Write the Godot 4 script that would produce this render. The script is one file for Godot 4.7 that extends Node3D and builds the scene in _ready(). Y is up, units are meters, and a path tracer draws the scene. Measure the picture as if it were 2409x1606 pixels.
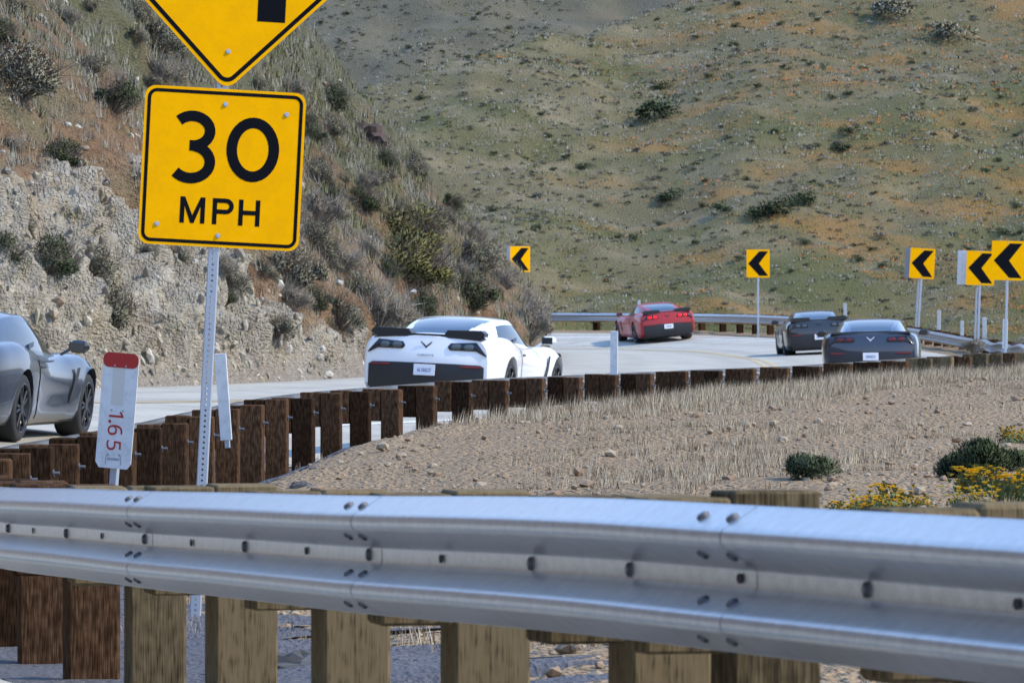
extends Node3D
# A mountain road seen through a long lens: guardrail in front, sports cars in the bends, scrubby slopes behind.
# Units are metres; the lens stands at the origin, the road about 1.1 m below it; the view runs along -Z.

var rng := RandomNumberGenerator.new()
var used := {}
var M := {}          # shared materials

# ------------------------------------------------------------------ mesh builder
class MB:
	var v := PackedVector3Array()
	var n := PackedVector3Array()
	var c := PackedColorArray()
	var ix := PackedInt32Array()
	var col := Color(1, 1, 1)
	var colored := false
	func vert(p: Vector3, nn: Vector3) -> int:
		v.append(p); n.append(nn); c.append(col)
		return v.size() - 1
	func tri(a: Vector3, b: Vector3, d: Vector3) -> void:      # counter-clockwise seen from outside
		var nn := (b - a).cross(d - a)
		if nn.length_squared() < 1e-16:
			return
		nn = nn.normalized()
		var k := vert(a, nn); vert(b, nn); vert(d, nn)
		ix.append_array(PackedInt32Array([k, k + 2, k + 1]))
	func quad(a: Vector3, b: Vector3, d: Vector3, e: Vector3) -> void:
		tri(a, b, d); tri(a, d, e)
	func box(xf: Transform3D, s: Vector3, bev := 0.0) -> void:
		var h := s * 0.5
		var bb := minf(bev, minf(h.x, minf(h.y, h.z)) * 0.9)
		var axes := [[0, 1, 2], [1, 2, 0], [2, 0, 1]]
		for ax in axes:
			for sg in [-1.0, 1.0]:
				var pts: Array[Vector3] = []
				for q in [[-1.0, -1.0], [1.0, -1.0], [1.0, 1.0], [-1.0, 1.0]]:
					var p := Vector3.ZERO
					p[ax[0]] = sg * h[ax[0]]
					p[ax[1]] = q[0] * (h[ax[1]] - bb)
					p[ax[2]] = q[1] * (h[ax[2]] - bb)
					pts.append(xf * p)
				if sg > 0: quad(pts[0], pts[1], pts[2], pts[3])
				else: quad(pts[3], pts[2], pts[1], pts[0])
		if bb <= 0.0: return
		for ax in axes:      # edges along ax[0]
			for s1 in [-1.0, 1.0]:
				for s2 in [-1.0, 1.0]:
					var e: Array[Vector3] = []
					for q in [[-1.0, 0], [1.0, 0], [1.0, 1], [-1.0, 1]]:
						var p := Vector3.ZERO
						p[ax[0]] = q[0] * (h[ax[0]] - bb)
						p[ax[1]] = s1 * (h[ax[1]] - (bb if q[1] == 1 else 0.0))
						p[ax[2]] = s2 * (h[ax[2]] - (0.0 if q[1] == 1 else bb))
						e.append(xf * p)
					if s1 * s2 > 0: quad(e[0], e[1], e[2], e[3])
					else: quad(e[3], e[2], e[1], e[0])
		for s1 in [-1.0, 1.0]:
			for s2 in [-1.0, 1.0]:
				for s3 in [-1.0, 1.0]:
					var a := xf * Vector3(s1 * h.x, s2 * (h.y - bb), s3 * (h.z - bb))
					var b := xf * Vector3(s1 * (h.x - bb), s2 * h.y, s3 * (h.z - bb))
					var d := xf * Vector3(s1 * (h.x - bb), s2 * (h.y - bb), s3 * h.z)
					if s1 * s2 * s3 > 0: tri(a, b, d)
					else: tri(a, d, b)
	func cyl(p0: Vector3, p1: Vector3, r0: float, r1: float, seg := 12, caps := true) -> void:
		var ax := (p1 - p0).normalized()
		var u := ax.cross(Vector3.UP if absf(ax.y) < 0.9 else Vector3.RIGHT).normalized()
		var w := ax.cross(u)
		var k := v.size()
		for i in seg + 1:
			var a := TAU * i / seg
			var d := u * cos(a) + w * sin(a)
			vert(p0 + d * r0, d); vert(p1 + d * r1, d)
		for i in seg:
			var a := k + i * 2
			ix.append_array(PackedInt32Array([a, a + 1, a + 2, a + 1, a + 3, a + 2]))
		if caps:
			for i in seg:
				var a0 := TAU * i / seg
				var a1 := TAU * (i + 1) / seg
				var d0 := u * cos(a0) + w * sin(a0)
				var d1 := u * cos(a1) + w * sin(a1)
				tri(p1, p1 + d0 * r1, p1 + d1 * r1)
				tri(p0, p0 + d1 * r0, p0 + d0 * r0)
	# smooth sheet through rows of points; outside is on the side of (row step) x (column step)
	func grid(rows: Array, flip := false, cols: Array = []) -> void:
		var R := rows.size()
		var C: int = rows[0].size()
		var k := v.size()
		for i in R:
			for j in C:
				var du: Vector3 = rows[mini(i + 1, R - 1)][j] - rows[maxi(i - 1, 0)][j]
				var dv: Vector3 = rows[i][mini(j + 1, C - 1)] - rows[i][maxi(j - 1, 0)]
				var nn := du.cross(dv)
				if nn.length_squared() < 1e-14: nn = Vector3.UP
				nn = nn.normalized() * (-1.0 if flip else 1.0)
				if cols.size(): col = cols[i][j]
				vert(rows[i][j], nn)
		for i in R - 1:
			for j in C - 1:
				var a := k + i * C + j
				var b := a + C
				if flip: ix.append_array(PackedInt32Array([a, b, a + 1, b, b + 1, a + 1]))
				else: ix.append_array(PackedInt32Array([a, a + 1, b, b, a + 1, b + 1]))
	func prism(poly: PackedVector2Array, xf: Transform3D, z0: float, z1: float) -> void:
		var p := poly.duplicate()
		if Geometry2D.is_polygon_clockwise(p): p.reverse()
		var t := Geometry2D.triangulate_polygon(p)
		for i in range(0, t.size(), 3):
			var a := p[t[i]]; var b := p[t[i + 1]]; var d := p[t[i + 2]]
			if (b - a).cross(d - a) < 0:
				var q := b; b = d; d = q
			tri(xf * Vector3(a.x, a.y, z1), xf * Vector3(b.x, b.y, z1), xf * Vector3(d.x, d.y, z1))
			tri(xf * Vector3(a.x, a.y, z0), xf * Vector3(d.x, d.y, z0), xf * Vector3(b.x, b.y, z0))
		for i in p.size():
			var a := p[i]; var b := p[(i + 1) % p.size()]
			quad(xf * Vector3(a.x, a.y, z0), xf * Vector3(b.x, b.y, z0), xf * Vector3(b.x, b.y, z1), xf * Vector3(a.x, a.y, z1))
	# flat band of a given width along a path in the xy plane, raised from z0 to z1
	func band(path: PackedVector2Array, w: float, xf: Transform3D, z0: float, z1: float, closed := false) -> void:
		var L := PackedVector2Array(); var Rr := PackedVector2Array()
		var m := path.size()
		for i in m:
			var a := path[(i - 1 + m) % m] if (closed or i > 0) else path[0]
			var b := path[(i + 1) % m] if (closed or i < m - 1) else path[m - 1]
			var t := (b - a).normalized()
			var nn := Vector2(-t.y, t.x)
			var k := 1.0
			if closed or (i > 0 and i < m - 1):
				var t1 := (path[i] - a).normalized()
				k = 1.0 / maxf(0.5, absf(Vector2(-t1.y, t1.x).dot(nn)))
			L.append(path[i] + nn * w * 0.5 * k); Rr.append(path[i] - nn * w * 0.5 * k)
		for i in (m if closed else m - 1):
			var j := (i + 1) % m
			var a := xf * Vector3(Rr[i].x, Rr[i].y, z1); var b := xf * Vector3(Rr[j].x, Rr[j].y, z1)
			var d := xf * Vector3(L[j].x, L[j].y, z1); var e := xf * Vector3(L[i].x, L[i].y, z1)
			quad(a, b, d, e)
			var a0 := xf * Vector3(Rr[i].x, Rr[i].y, z0); var b0 := xf * Vector3(Rr[j].x, Rr[j].y, z0)
			var d0 := xf * Vector3(L[j].x, L[j].y, z0); var e0 := xf * Vector3(L[i].x, L[i].y, z0)
			quad(a0, b0, b, a); quad(e, d, d0, e0)
	func mesh() -> ArrayMesh:
		var m := ArrayMesh.new()
		var arr := []
		arr.resize(Mesh.ARRAY_MAX)
		arr[Mesh.ARRAY_VERTEX] = v; arr[Mesh.ARRAY_NORMAL] = n; arr[Mesh.ARRAY_INDEX] = ix
		if colored: arr[Mesh.ARRAY_COLOR] = c
		m.add_surface_from_arrays(Mesh.PRIMITIVE_TRIANGLES, arr)
		return m

# ------------------------------------------------------------------ naming helpers
func numbered(called: String) -> String:
	if not used.has(called):
		used[called] = 0
		return called
	used[called] += 1
	return "%s_%03d" % [called, used[called]]

func tag(o: Node, label: String, category: String, group := "") -> void:
	o.set_meta("label", label); o.set_meta("category", category)
	if group != "": o.set_meta("group", group)

func thing(called: String, label: String, category: String, xf := Transform3D.IDENTITY, group := "") -> Node3D:
	var o := Node3D.new()
	o.name = numbered(called)
	add_child(o, true)
	o.transform = xf
	tag(o, label, category, group)
	return o

func part(parent: Node, called: String, mesh: Mesh, mat: Material, xf := Transform3D.IDENTITY) -> MeshInstance3D:
	var o := MeshInstance3D.new()
	o.name = called if parent != self else numbered(called)
	o.mesh = mesh
	o.material_override = mat
	o.transform = xf
	parent.add_child(o, true)
	return o

func structure(called: String, mesh: Mesh, mat: Material) -> MeshInstance3D:
	var o := part(self, called, mesh, mat)
	o.set_meta("kind", "structure")
	return o

func lin(r: float, g: float, b: float) -> Color:
	return Color(r, g, b).linear_to_srgb()

func mat(c: Color, rough := 0.8, metal := 0.0) -> StandardMaterial3D:
	var m := StandardMaterial3D.new()
	m.albedo_color = c; m.roughness = rough; m.metallic = metal
	m.cull_mode = BaseMaterial3D.CULL_DISABLED
	return m

# smooth table: rows are [key, values...]; cubic between rows
func tab(T: Array, d: float) -> Array:
	var m := T.size()
	if d <= T[0][0]: return T[0].slice(1)
	if d >= T[m - 1][0]: return T[m - 1].slice(1)
	var i := 0
	while d > T[i + 1][0]: i += 1
	var x0: float = T[i][0]; var x1: float = T[i + 1][0]
	var h := x1 - x0
	var t := (d - x0) / h
	var out := []
	for k in range(1, T[0].size()):
		var y0: float = T[i][k]; var y1: float = T[i + 1][k]
		var s := (y1 - y0) / h
		var m0 := s; var m1 := s
		if i > 0: m0 = 0.5 * (s + (y0 - T[i - 1][k]) / (x0 - T[i - 1][0]))
		if i < m - 2: m1 = 0.5 * (s + (T[i + 2][k] - y1) / (T[i + 2][0] - x1))
		var t2 := t * t; var t3 := t2 * t
		out.append((2 * t3 - 3 * t2 + 1) * y0 + (t3 - 2 * t2 + t) * h * m0 + (-2 * t3 + 3 * t2) * y1 + (t3 - t2) * h * m1)
	return out

func tab1(T: Array, d: float) -> float:
	return tab(T, d)[0]

func noise(seed_: int, freq: float, type := FastNoiseLite.TYPE_SIMPLEX_SMOOTH, oct := 3) -> FastNoiseLite:
	var f := FastNoiseLite.new()
	f.seed = seed_; f.frequency = freq; f.noise_type = type
	f.fractal_octaves = oct
	return f

# picture from two noises: fine grain and broad patches, mixed along a list of sRGB colours
func noise_tex(size: int, f1: FastNoiseLite, f2: FastNoiseLite, w2: float, ramp: Array, stretch := Vector2(1, 1)) -> ImageTexture:
	var a := f1.get_seamless_image(int(size / stretch.x), int(size / stretch.y))
	a.resize(size, size, Image.INTERPOLATE_CUBIC)
	var b := f2.get_seamless_image(size, size)
	var im := Image.create(size, size, true, Image.FORMAT_RGB8)
	var g := Gradient.new()
	g.offsets = PackedFloat32Array(); g.colors = PackedColorArray()
	var offs := PackedFloat32Array(); var cs := PackedColorArray()
	for r in ramp:
		offs.append(r[0]); cs.append(r[1])
	g.offsets = offs; g.colors = cs
	for y in size:
		for x in size:
			var t := a.get_pixel(x, y).r * (1.0 - w2) + b.get_pixel(x, y).r * w2
			im.set_pixel(x, y, g.sample(t))
	im.generate_mipmaps()
	return ImageTexture.create_from_image(im)

func tex_mat(tex: Texture2D, scale: Vector3, rough := 0.85, metal := 0.0, world := true) -> StandardMaterial3D:
	var m := mat(Color(1, 1, 1), rough, metal)
	m.albedo_texture = tex
	m.uv1_triplanar = true
	m.uv1_world_triplanar = world
	m.uv1_scale = scale
	return m

func _ready() -> void:
	rng.seed = 4711
	# ---- camera: a long telephoto, level, looking along -Z
	var cam := Camera3D.new()
	cam.name = "camera"
	cam.fov = 6.566
	cam.near = 0.5; cam.far = 3000.0
	add_child(cam)
	cam.current = true
	# focus lies beyond the speed sign: the near rail and the far hill are a little soft
	var at := CameraAttributesPhysical.new()
	at.frustum_focal_length = 209.2      # the same 6.57 degrees as the fov above, on a 24 mm high frame
	at.exposure_aperture = 22.0
	at.frustum_focus_distance = 38.0
	at.frustum_near = 0.5; at.frustum_far = 3000.0
	cam.attributes = at
	# ---- sky and sun
	var env := Environment.new()
	env.background_mode = Environment.BG_SKY
	var sm := ProceduralSkyMaterial.new()
	sm.sky_top_color = lin(0.13, 0.27, 0.58)
	sm.sky_horizon_color = lin(0.57, 0.67, 0.80)
	sm.sky_curve = 0.2
	sm.ground_horizon_color = lin(0.30, 0.27, 0.22)
	sm.ground_bottom_color = lin(0.20, 0.17, 0.13)
	sm.sun_angle_max = 0.0
	sm.sky_energy_multiplier = 1.6
	var sky := Sky.new()
	sky.sky_material = sm
	env.sky = sky
	env.tonemap_mode = Environment.TONE_MAPPER_LINEAR
	env.tonemap_exposure = 1.01
	env.sdfgi_enabled = true; env.ssao_enabled = true; env.ssil_enabled = true
	var we := WorldEnvironment.new()
	we.name = "world_environment"
	we.environment = env
	add_child(we)
	var sun := DirectionalLight3D.new()
	sun.name = "sun"
	sun.light_color = Color(1.0, 0.945, 0.84)
	sun.light_energy = 1.5
	sun.light_angular_distance = 0.5
	sun.shadow_enabled = true
	add_child(sun)
	var az := deg_to_rad(103.0); var el := deg_to_rad(42.0)      # sun to the right, a little behind the lens
	sun.look_at_from_position(Vector3(sin(az) * cos(el), sin(el), -cos(az) * cos(el)) * 50.0, Vector3.ZERO, Vector3.UP)

	make_materials()
	build_paths()
	build_ground()
	build_slope()
	build_far_hills()
	build_guardrail()
	build_far_rail()
	build_signs()
	build_cars()
	build_plants()

# ------------------------------------------------------------------ materials
func make_materials() -> void:
	var fine := noise(11, 0.09, FastNoiseLite.TYPE_SIMPLEX_SMOOTH, 4)
	var broad := noise(12, 0.012, FastNoiseLite.TYPE_SIMPLEX_SMOOTH, 3)
	var grit := noise(13, 0.25, FastNoiseLite.TYPE_CELLULAR, 2)
	M.road = tex_mat(noise_tex(512, fine, broad, 0.55, [[0.2, lin(0.290, 0.274, 0.227)], [0.45, lin(0.385, 0.360, 0.298)], [0.8, lin(0.440, 0.413, 0.340)]]), Vector3(0.09, 0.09, 0.09), 0.9)
	M.apron = tex_mat(noise_tex(512, grit, fine, 0.5, [[0.25, lin(0.050, 0.050, 0.055)], [0.5, lin(0.094, 0.091, 0.099)], [0.75, lin(0.149, 0.138, 0.139)]]), Vector3(0.7, 0.7, 0.7), 0.95)
	var dirt_tex := noise_tex(512, fine, grit, 0.45, [[0.2, lin(0.109, 0.066, 0.031)], [0.42, lin(0.256, 0.172, 0.089)], [0.62, lin(0.355, 0.251, 0.137)], [0.85, lin(0.493, 0.370, 0.219)]])
	M.dirt = tex_mat(dirt_tex, Vector3(0.45, 0.45, 0.45), 0.95)
	var grain := noise_tex(256, fine, grit, 0.5, [[0.15, Color(0.62, 0.6, 0.58)], [0.5, Color(0.86, 0.86, 0.85)], [0.85, Color(1, 1, 1)]])
	M.slope = tex_mat(grain, Vector3(0.6, 0.6, 0.6), 0.95)
	M.slope.vertex_color_use_as_albedo = true
	# fractured relief for the cut: ridges and small cells
	var rid := noise(15, 0.03, FastNoiseLite.TYPE_SIMPLEX, 5)
	rid.fractal_type = FastNoiseLite.FRACTAL_RIDGED
	var cel := noise(16, 0.045, FastNoiseLite.TYPE_CELLULAR, 3)
	cel.cellular_return_type = FastNoiseLite.RETURN_DISTANCE2_SUB
	M.slope.heightmap_enabled = true
	M.slope.heightmap_texture = noise_tex(512, rid, cel, 0.5, [[0.0, Color(0, 0, 0)], [1.0, Color(1, 1, 1)]])
	M.slope.heightmap_scale = 14.0
	M.hill = tex_mat(grain, Vector3(0.35, 0.35, 0.35), 0.95)
	M.hill.vertex_color_use_as_albedo = true
	for q in [[M.dirt, 9.0], [M.hill, 11.0], [M.apron, 3.0]]:
		q[0].heightmap_enabled = true
		q[0].heightmap_texture = M.slope.heightmap_texture
		q[0].heightmap_scale = q[1]
	# wood: streaks along the height
	var wn := noise(21, 0.16, FastNoiseLite.TYPE_SIMPLEX, 5)
	var wb := noise(22, 0.02, FastNoiseLite.TYPE_SIMPLEX_SMOOTH, 2)
	M.wood_dark = []
	M.wood_new = []
	for k in 3:
		var b: float = [1.0, 0.6, 1.55][k]
		wn.seed = 30 + k
		M.wood_dark.append(tex_mat(noise_tex(512, wn, wb, 0.3, [[0.2, lin(0.012 * b, 0.006 * b, 0.003 * b)], [0.5, lin(0.050 * b, 0.027 * b, 0.0145 * b)], [0.8, lin(0.120 * b, 0.068 * b, 0.038 * b)]], Vector2(1, 22)), Vector3(2.3, 1.3, 2.3), 0.9, 0.0, false))
		M.wood_new.append(tex_mat(noise_tex(512, wn, wb, 0.35, [[0.15, lin(0.024, 0.018, 0.011)], [0.40, lin(0.105 * b, 0.078 * b, 0.042 * b)], [0.8, lin(0.20, 0.150, 0.085)]], Vector2(1, 18)), Vector3(2.0, 1.1, 2.0), 0.9, 0.0, false))
	for w in M.wood_dark + M.wood_new: w.metallic_specular = 0.12
	# galvanised steel
	var sp := noise(41, 0.12, FastNoiseLite.TYPE_CELLULAR, 2)
	sp.cellular_return_type = FastNoiseLite.RETURN_CELL_VALUE
	M.steel = tex_mat(noise_tex(256, sp, wb, 0.5, [[0.3, lin(0.36, 0.36, 0.355)], [0.5, lin(0.42, 0.42, 0.415)], [0.7, lin(0.47, 0.465, 0.455)]]), Vector3(3.0, 3.0, 3.0), 0.29, 0.62)
	M.steel_post = mat(lin(0.42, 0.46, 0.52), 0.45, 0.55)
	M.bolt = mat(lin(0.15, 0.155, 0.17), 0.55, 0.6)
	M.hole = mat(lin(0.03, 0.028, 0.025), 0.9)
	var wb0 := noise(23, 0.02, FastNoiseLite.TYPE_SIMPLEX_SMOOTH, 3)
	M.yellow = tex_mat(noise_tex(256, fine, wb0, 0.6, [[0.2, lin(0.86, 0.41, 0.002)], [0.6, lin(0.93, 0.445, 0.0)], [0.9, lin(0.95, 0.46, 0.004)]]), Vector3(1.3, 1.3, 1.3), 0.6, 0.0, false)
	M.yellow.metallic_specular = 0.12
	M.black = mat(lin(0.007, 0.008, 0.011), 0.6)
	M.black.metallic_specular = 0.1
	M.sign_back = mat(lin(0.36, 0.38, 0.42), 0.45, 0.5)
	M.white = tex_mat(noise_tex(256, fine, wb0, 0.6, [[0.2, lin(0.60, 0.595, 0.57)], [0.5, lin(0.71, 0.71, 0.69)], [0.9, lin(0.75, 0.75, 0.735)]]), Vector3(1.7, 1.7, 1.7), 0.6, 0.0, false)
	M.red = mat(lin(0.42, 0.022, 0.018), 0.5)
	M.paint_yellow = mat(lin(0.48, 0.36, 0.17), 0.8)
	M.paint_white = mat(lin(0.74, 0.74, 0.72), 0.8)
	M.leaf = mat(Color(1, 1, 1), 0.85)
	M.leaf.vertex_color_use_as_albedo = true
	M.leaf.backlight = Color(0.25, 0.25, 0.2)
	M.stone = mat(Color(1, 1, 1), 0.95)
	M.stone.vertex_color_use_as_albedo = true
	M.asphalt_lump = mat(lin(0.06, 0.06, 0.065), 0.95)

# ------------------------------------------------------------------ lines that the place is laid out along
# guardrail: distance ahead, sideways, height of the top edge of the steel
var RAIL := [[3.0, 3.55, -0.27], [7.0, 2.26, -0.29], [9.0, 1.6, -0.31], [11.0, 0.946, -0.33], [11.9, 0.676, -0.337], [13.15, 0.278, -0.349], [14.2, -0.005, -0.371],
	[15.5, -0.337, -0.401], [17.2, -0.742, -0.4386], [19.4, -1.253, -0.484], [22.8, -1.961, -0.556], [26.0, -2.5, -0.61], [30.0, -3.02, -0.655],
	[34.0, -3.33, -0.69], [37.5, -3.42, -0.705], [41.0, -3.37, -0.70], [44.0, -3.24, -0.688], [47.8, -3.04, -0.66], [51.6, -2.78, -0.604], [55.4, -2.50, -0.553], [59.1, -2.12, -0.515],
	[62.9, -1.59, -0.49], [68.5, -0.476, -0.44], [74.2, 0.93, -0.413], [79.7, 2.41, -0.381], [85.3, 4.07, -0.347], [92.6, 6.16, -0.262],
	[100.0, 7.85, -0.214], [110.0, 9.75, -0.18], [118.0, 10.9, -0.16]]
var rise_c := [[0.0, 0.15], [20.0, 0.2], [45.0, 0.42], [60.0, 0.57], [75.0, 0.35], [82.0, 0.28], [92.0, 0.23], [100.0, 0.22]]
var rise_l := [[0.0, 0.2], [20.0, 0.3], [45.0, 0.56], [60.0, 0.68], [75.0, 0.46], [82.0, 0.41], [92.0, 0.33], [100.0, 0.33]]
var far_stations := [
	[[9.6, 111, -0.83], [3.9, 113, -0.76], [-0.5, 114, -0.62]], [[10.7, 122, -0.73], [5.1, 123, -0.78], [0.6, 124, -0.58]],
	[[11.5, 135, -0.64], [5.9, 135, -0.62], [1.1, 135, -0.50]], [[11.8, 148, -0.52], [6.25, 150, -0.50], [1.25, 152, -0.36]],
	[[11.7, 160, -0.36], [6.5, 163, -0.48], [1.3, 165, -0.33]], [[11.2, 172, -0.18], [6.3, 174, -0.42], [1.2, 175, -0.32]],
	[[10.2, 182, 0.0], [5.6, 182, -0.32], [0.6, 182, -0.34]], [[8.6, 191.5, 0.1], [4.6, 189, -0.29], [-0.3, 186, -0.38]],
	[[6.4, 199, 0.2], [3.0, 195.5, -0.25], [-1.8, 189, -0.4]], [[4.2, 203, 0.27], [1.4, 199, -0.26], [-4, 191, -0.4]],
	[[0, 206, 0.3], [-1.5, 201, -0.27], [-7, 192, -0.4]], [[-8, 208, 0.34], [-9, 203, -0.25], [-12, 194, -0.4]], [[-20, 209, 0.34], [-20, 204, -0.2], [-20, 195, -0.4]]]
# far guardrail: sideways, distance, height of the top edge
var FAR_RAIL := [[-9.0, 210.5, 1.02], [-4.0, 210.2, 1.01], [1.27, 209.5, 1.0], [4.4, 207.5, 0.98], [6.6, 203.5, 0.94], [8.4, 196.5, 0.86], [9.9, 189.0, 0.72], [11.3, 181.0, 0.52], [12.1, 172.0, 0.30], [12.5, 163.0, 0.10],
	[12.75, 155.0, -0.03], [12.9, 150.0, -0.10], [13.0, 146.0, -0.17]]
var road_rows := []       # each: [right, centre, left] as Vector3

func rail_p(d: float) -> Vector3:
	var r := tab(RAIL, d)
	return Vector3(r[0], r[1], -d)

func rail_t(d: float) -> Vector3:
	var t := rail_p(d + 0.1) - rail_p(d - 0.1)
	return t.normalized()

func left_of(t: Vector3) -> Vector3:
	return Vector3.UP.cross(Vector3(t.x, 0, t.z)).normalized()

func build_paths() -> void:
	var d := -12.0
	while d <= 100.0:
		var dd := maxf(d, 3.2)
		var p := rail_p(dd) + (rail_t(dd) * (d - dd) if d < dd else Vector3.ZERO)
		var l := left_of(rail_t(dd))
		p.y -= 0.72
		road_rows.append([p + l * 0.05, p + l * 5.9 + Vector3.UP * tab1(rise_c, d), p + l * 10.4 + Vector3.UP * tab1(rise_l, d)])
		d += 2.0
	for s in far_stations:
		var row := []
		for q in s: row.append(Vector3(q[0], q[2], -q[1]))
		road_rows.append(row)

func cr(a: Vector3, b: Vector3, c: Vector3, d: Vector3, t: float) -> Vector3:
	return b.cubic_interpolate(c, a, d, t)

func road_line(k: int, sub: int) -> PackedVector3Array:
	var out := PackedVector3Array()
	var m := road_rows.size()
	for i in m - 1:
		for s in sub:
			out.append(cr(road_rows[maxi(i - 1, 0)][k], road_rows[i][k], road_rows[i + 1][k], road_rows[mini(i + 2, m - 1)][k], float(s) / sub))
	out.append(road_rows[m - 1][k])
	return out

func strip_mesh(rows: Array) -> ArrayMesh:
	var b := MB.new()
	b.grid(rows)
	return b.mesh()

# a painted line a little above the road: between fractions of the way from centre to a side
func road_paint(called: String, off0: float, off1: float, side: int, m: Material, from_i := 0, to_i := 100000) -> void:
	var C := road_line(1, 6); var S := road_line(side, 6)
	var rows := []
	for i in range(from_i, mini(C.size(), to_i)):
		var w := C[i].distance_to(S[i])
		var row := PackedVector3Array()
		for o in [off0, off1]: row.append(C[i].lerp(S[i], o / w) + Vector3.UP * 0.006)
		if side == 0: row.reverse()
		rows.append(row)
	structure(called, strip_mesh(rows), m)

var crest := [[5.0, -1.03], [11.0, -1.04], [16.0, -1.13], [20.0, -1.18], [26.0, -1.29], [36.0, -1.36], [42.0, -1.22], [46.0, -1.12], [50.0, -1.02], [53.0, -0.93], [56.0, -0.87], [60.0, -0.80], [69.0, -0.77], [75.0, -0.69], [80.0, -0.61], [86.0, -0.57], [92.0, -0.52], [100.0, -0.45], [112.0, -0.38], [125.0, -0.38]]
var right_h := [[5.0, -1.0], [20.0, -1.04], [30.0, -1.02], [40.0, -0.95], [53.0, -0.84], [60.0, -0.75], [69.0, -0.68], [80.0, -0.56], [100.0, -0.41], [125.0, -0.35]]
var fn1: FastNoiseLite
var fn2: FastNoiseLite

# height of the field to the right of the guardrail, o metres right of the steel at distance d along it
func field_point(d: float, o: float) -> Vector3:
	var dd := minf(d, 117.5)
	var p := rail_p(dd) + Vector3(0, 0, dd - d)
	var r := -left_of(rail_t(dd))
	var q := p + r * o
	var road_h := p.y - 0.76
	var cr_h := tab1(crest, d); var rt := tab1(right_h, d)
	var h: float
	if o < 0.25: h = road_h
	elif o < 1.5: h = lerpf(road_h, cr_h, smoothstep(0.0, 1.0, (o - 0.25) / 1.25))
	else: h = lerpf(cr_h, rt, clampf((o - 1.5) / 4.0, 0.0, 1.0)) - maxf(0.0, o - 7.0) * 0.02
	var k := clampf((o - 0.2) / 1.5, 0.0, 1.0)
	h += (fn1.get_noise_2d(q.x, q.z) * 0.10 + fn2.get_noise_2d(q.x, q.z) * 0.06 + fn2.get_noise_2d(q.x * 3.5, q.z * 3.5) * 0.022) * k
	return Vector3(q.x, h, q.z)

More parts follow.
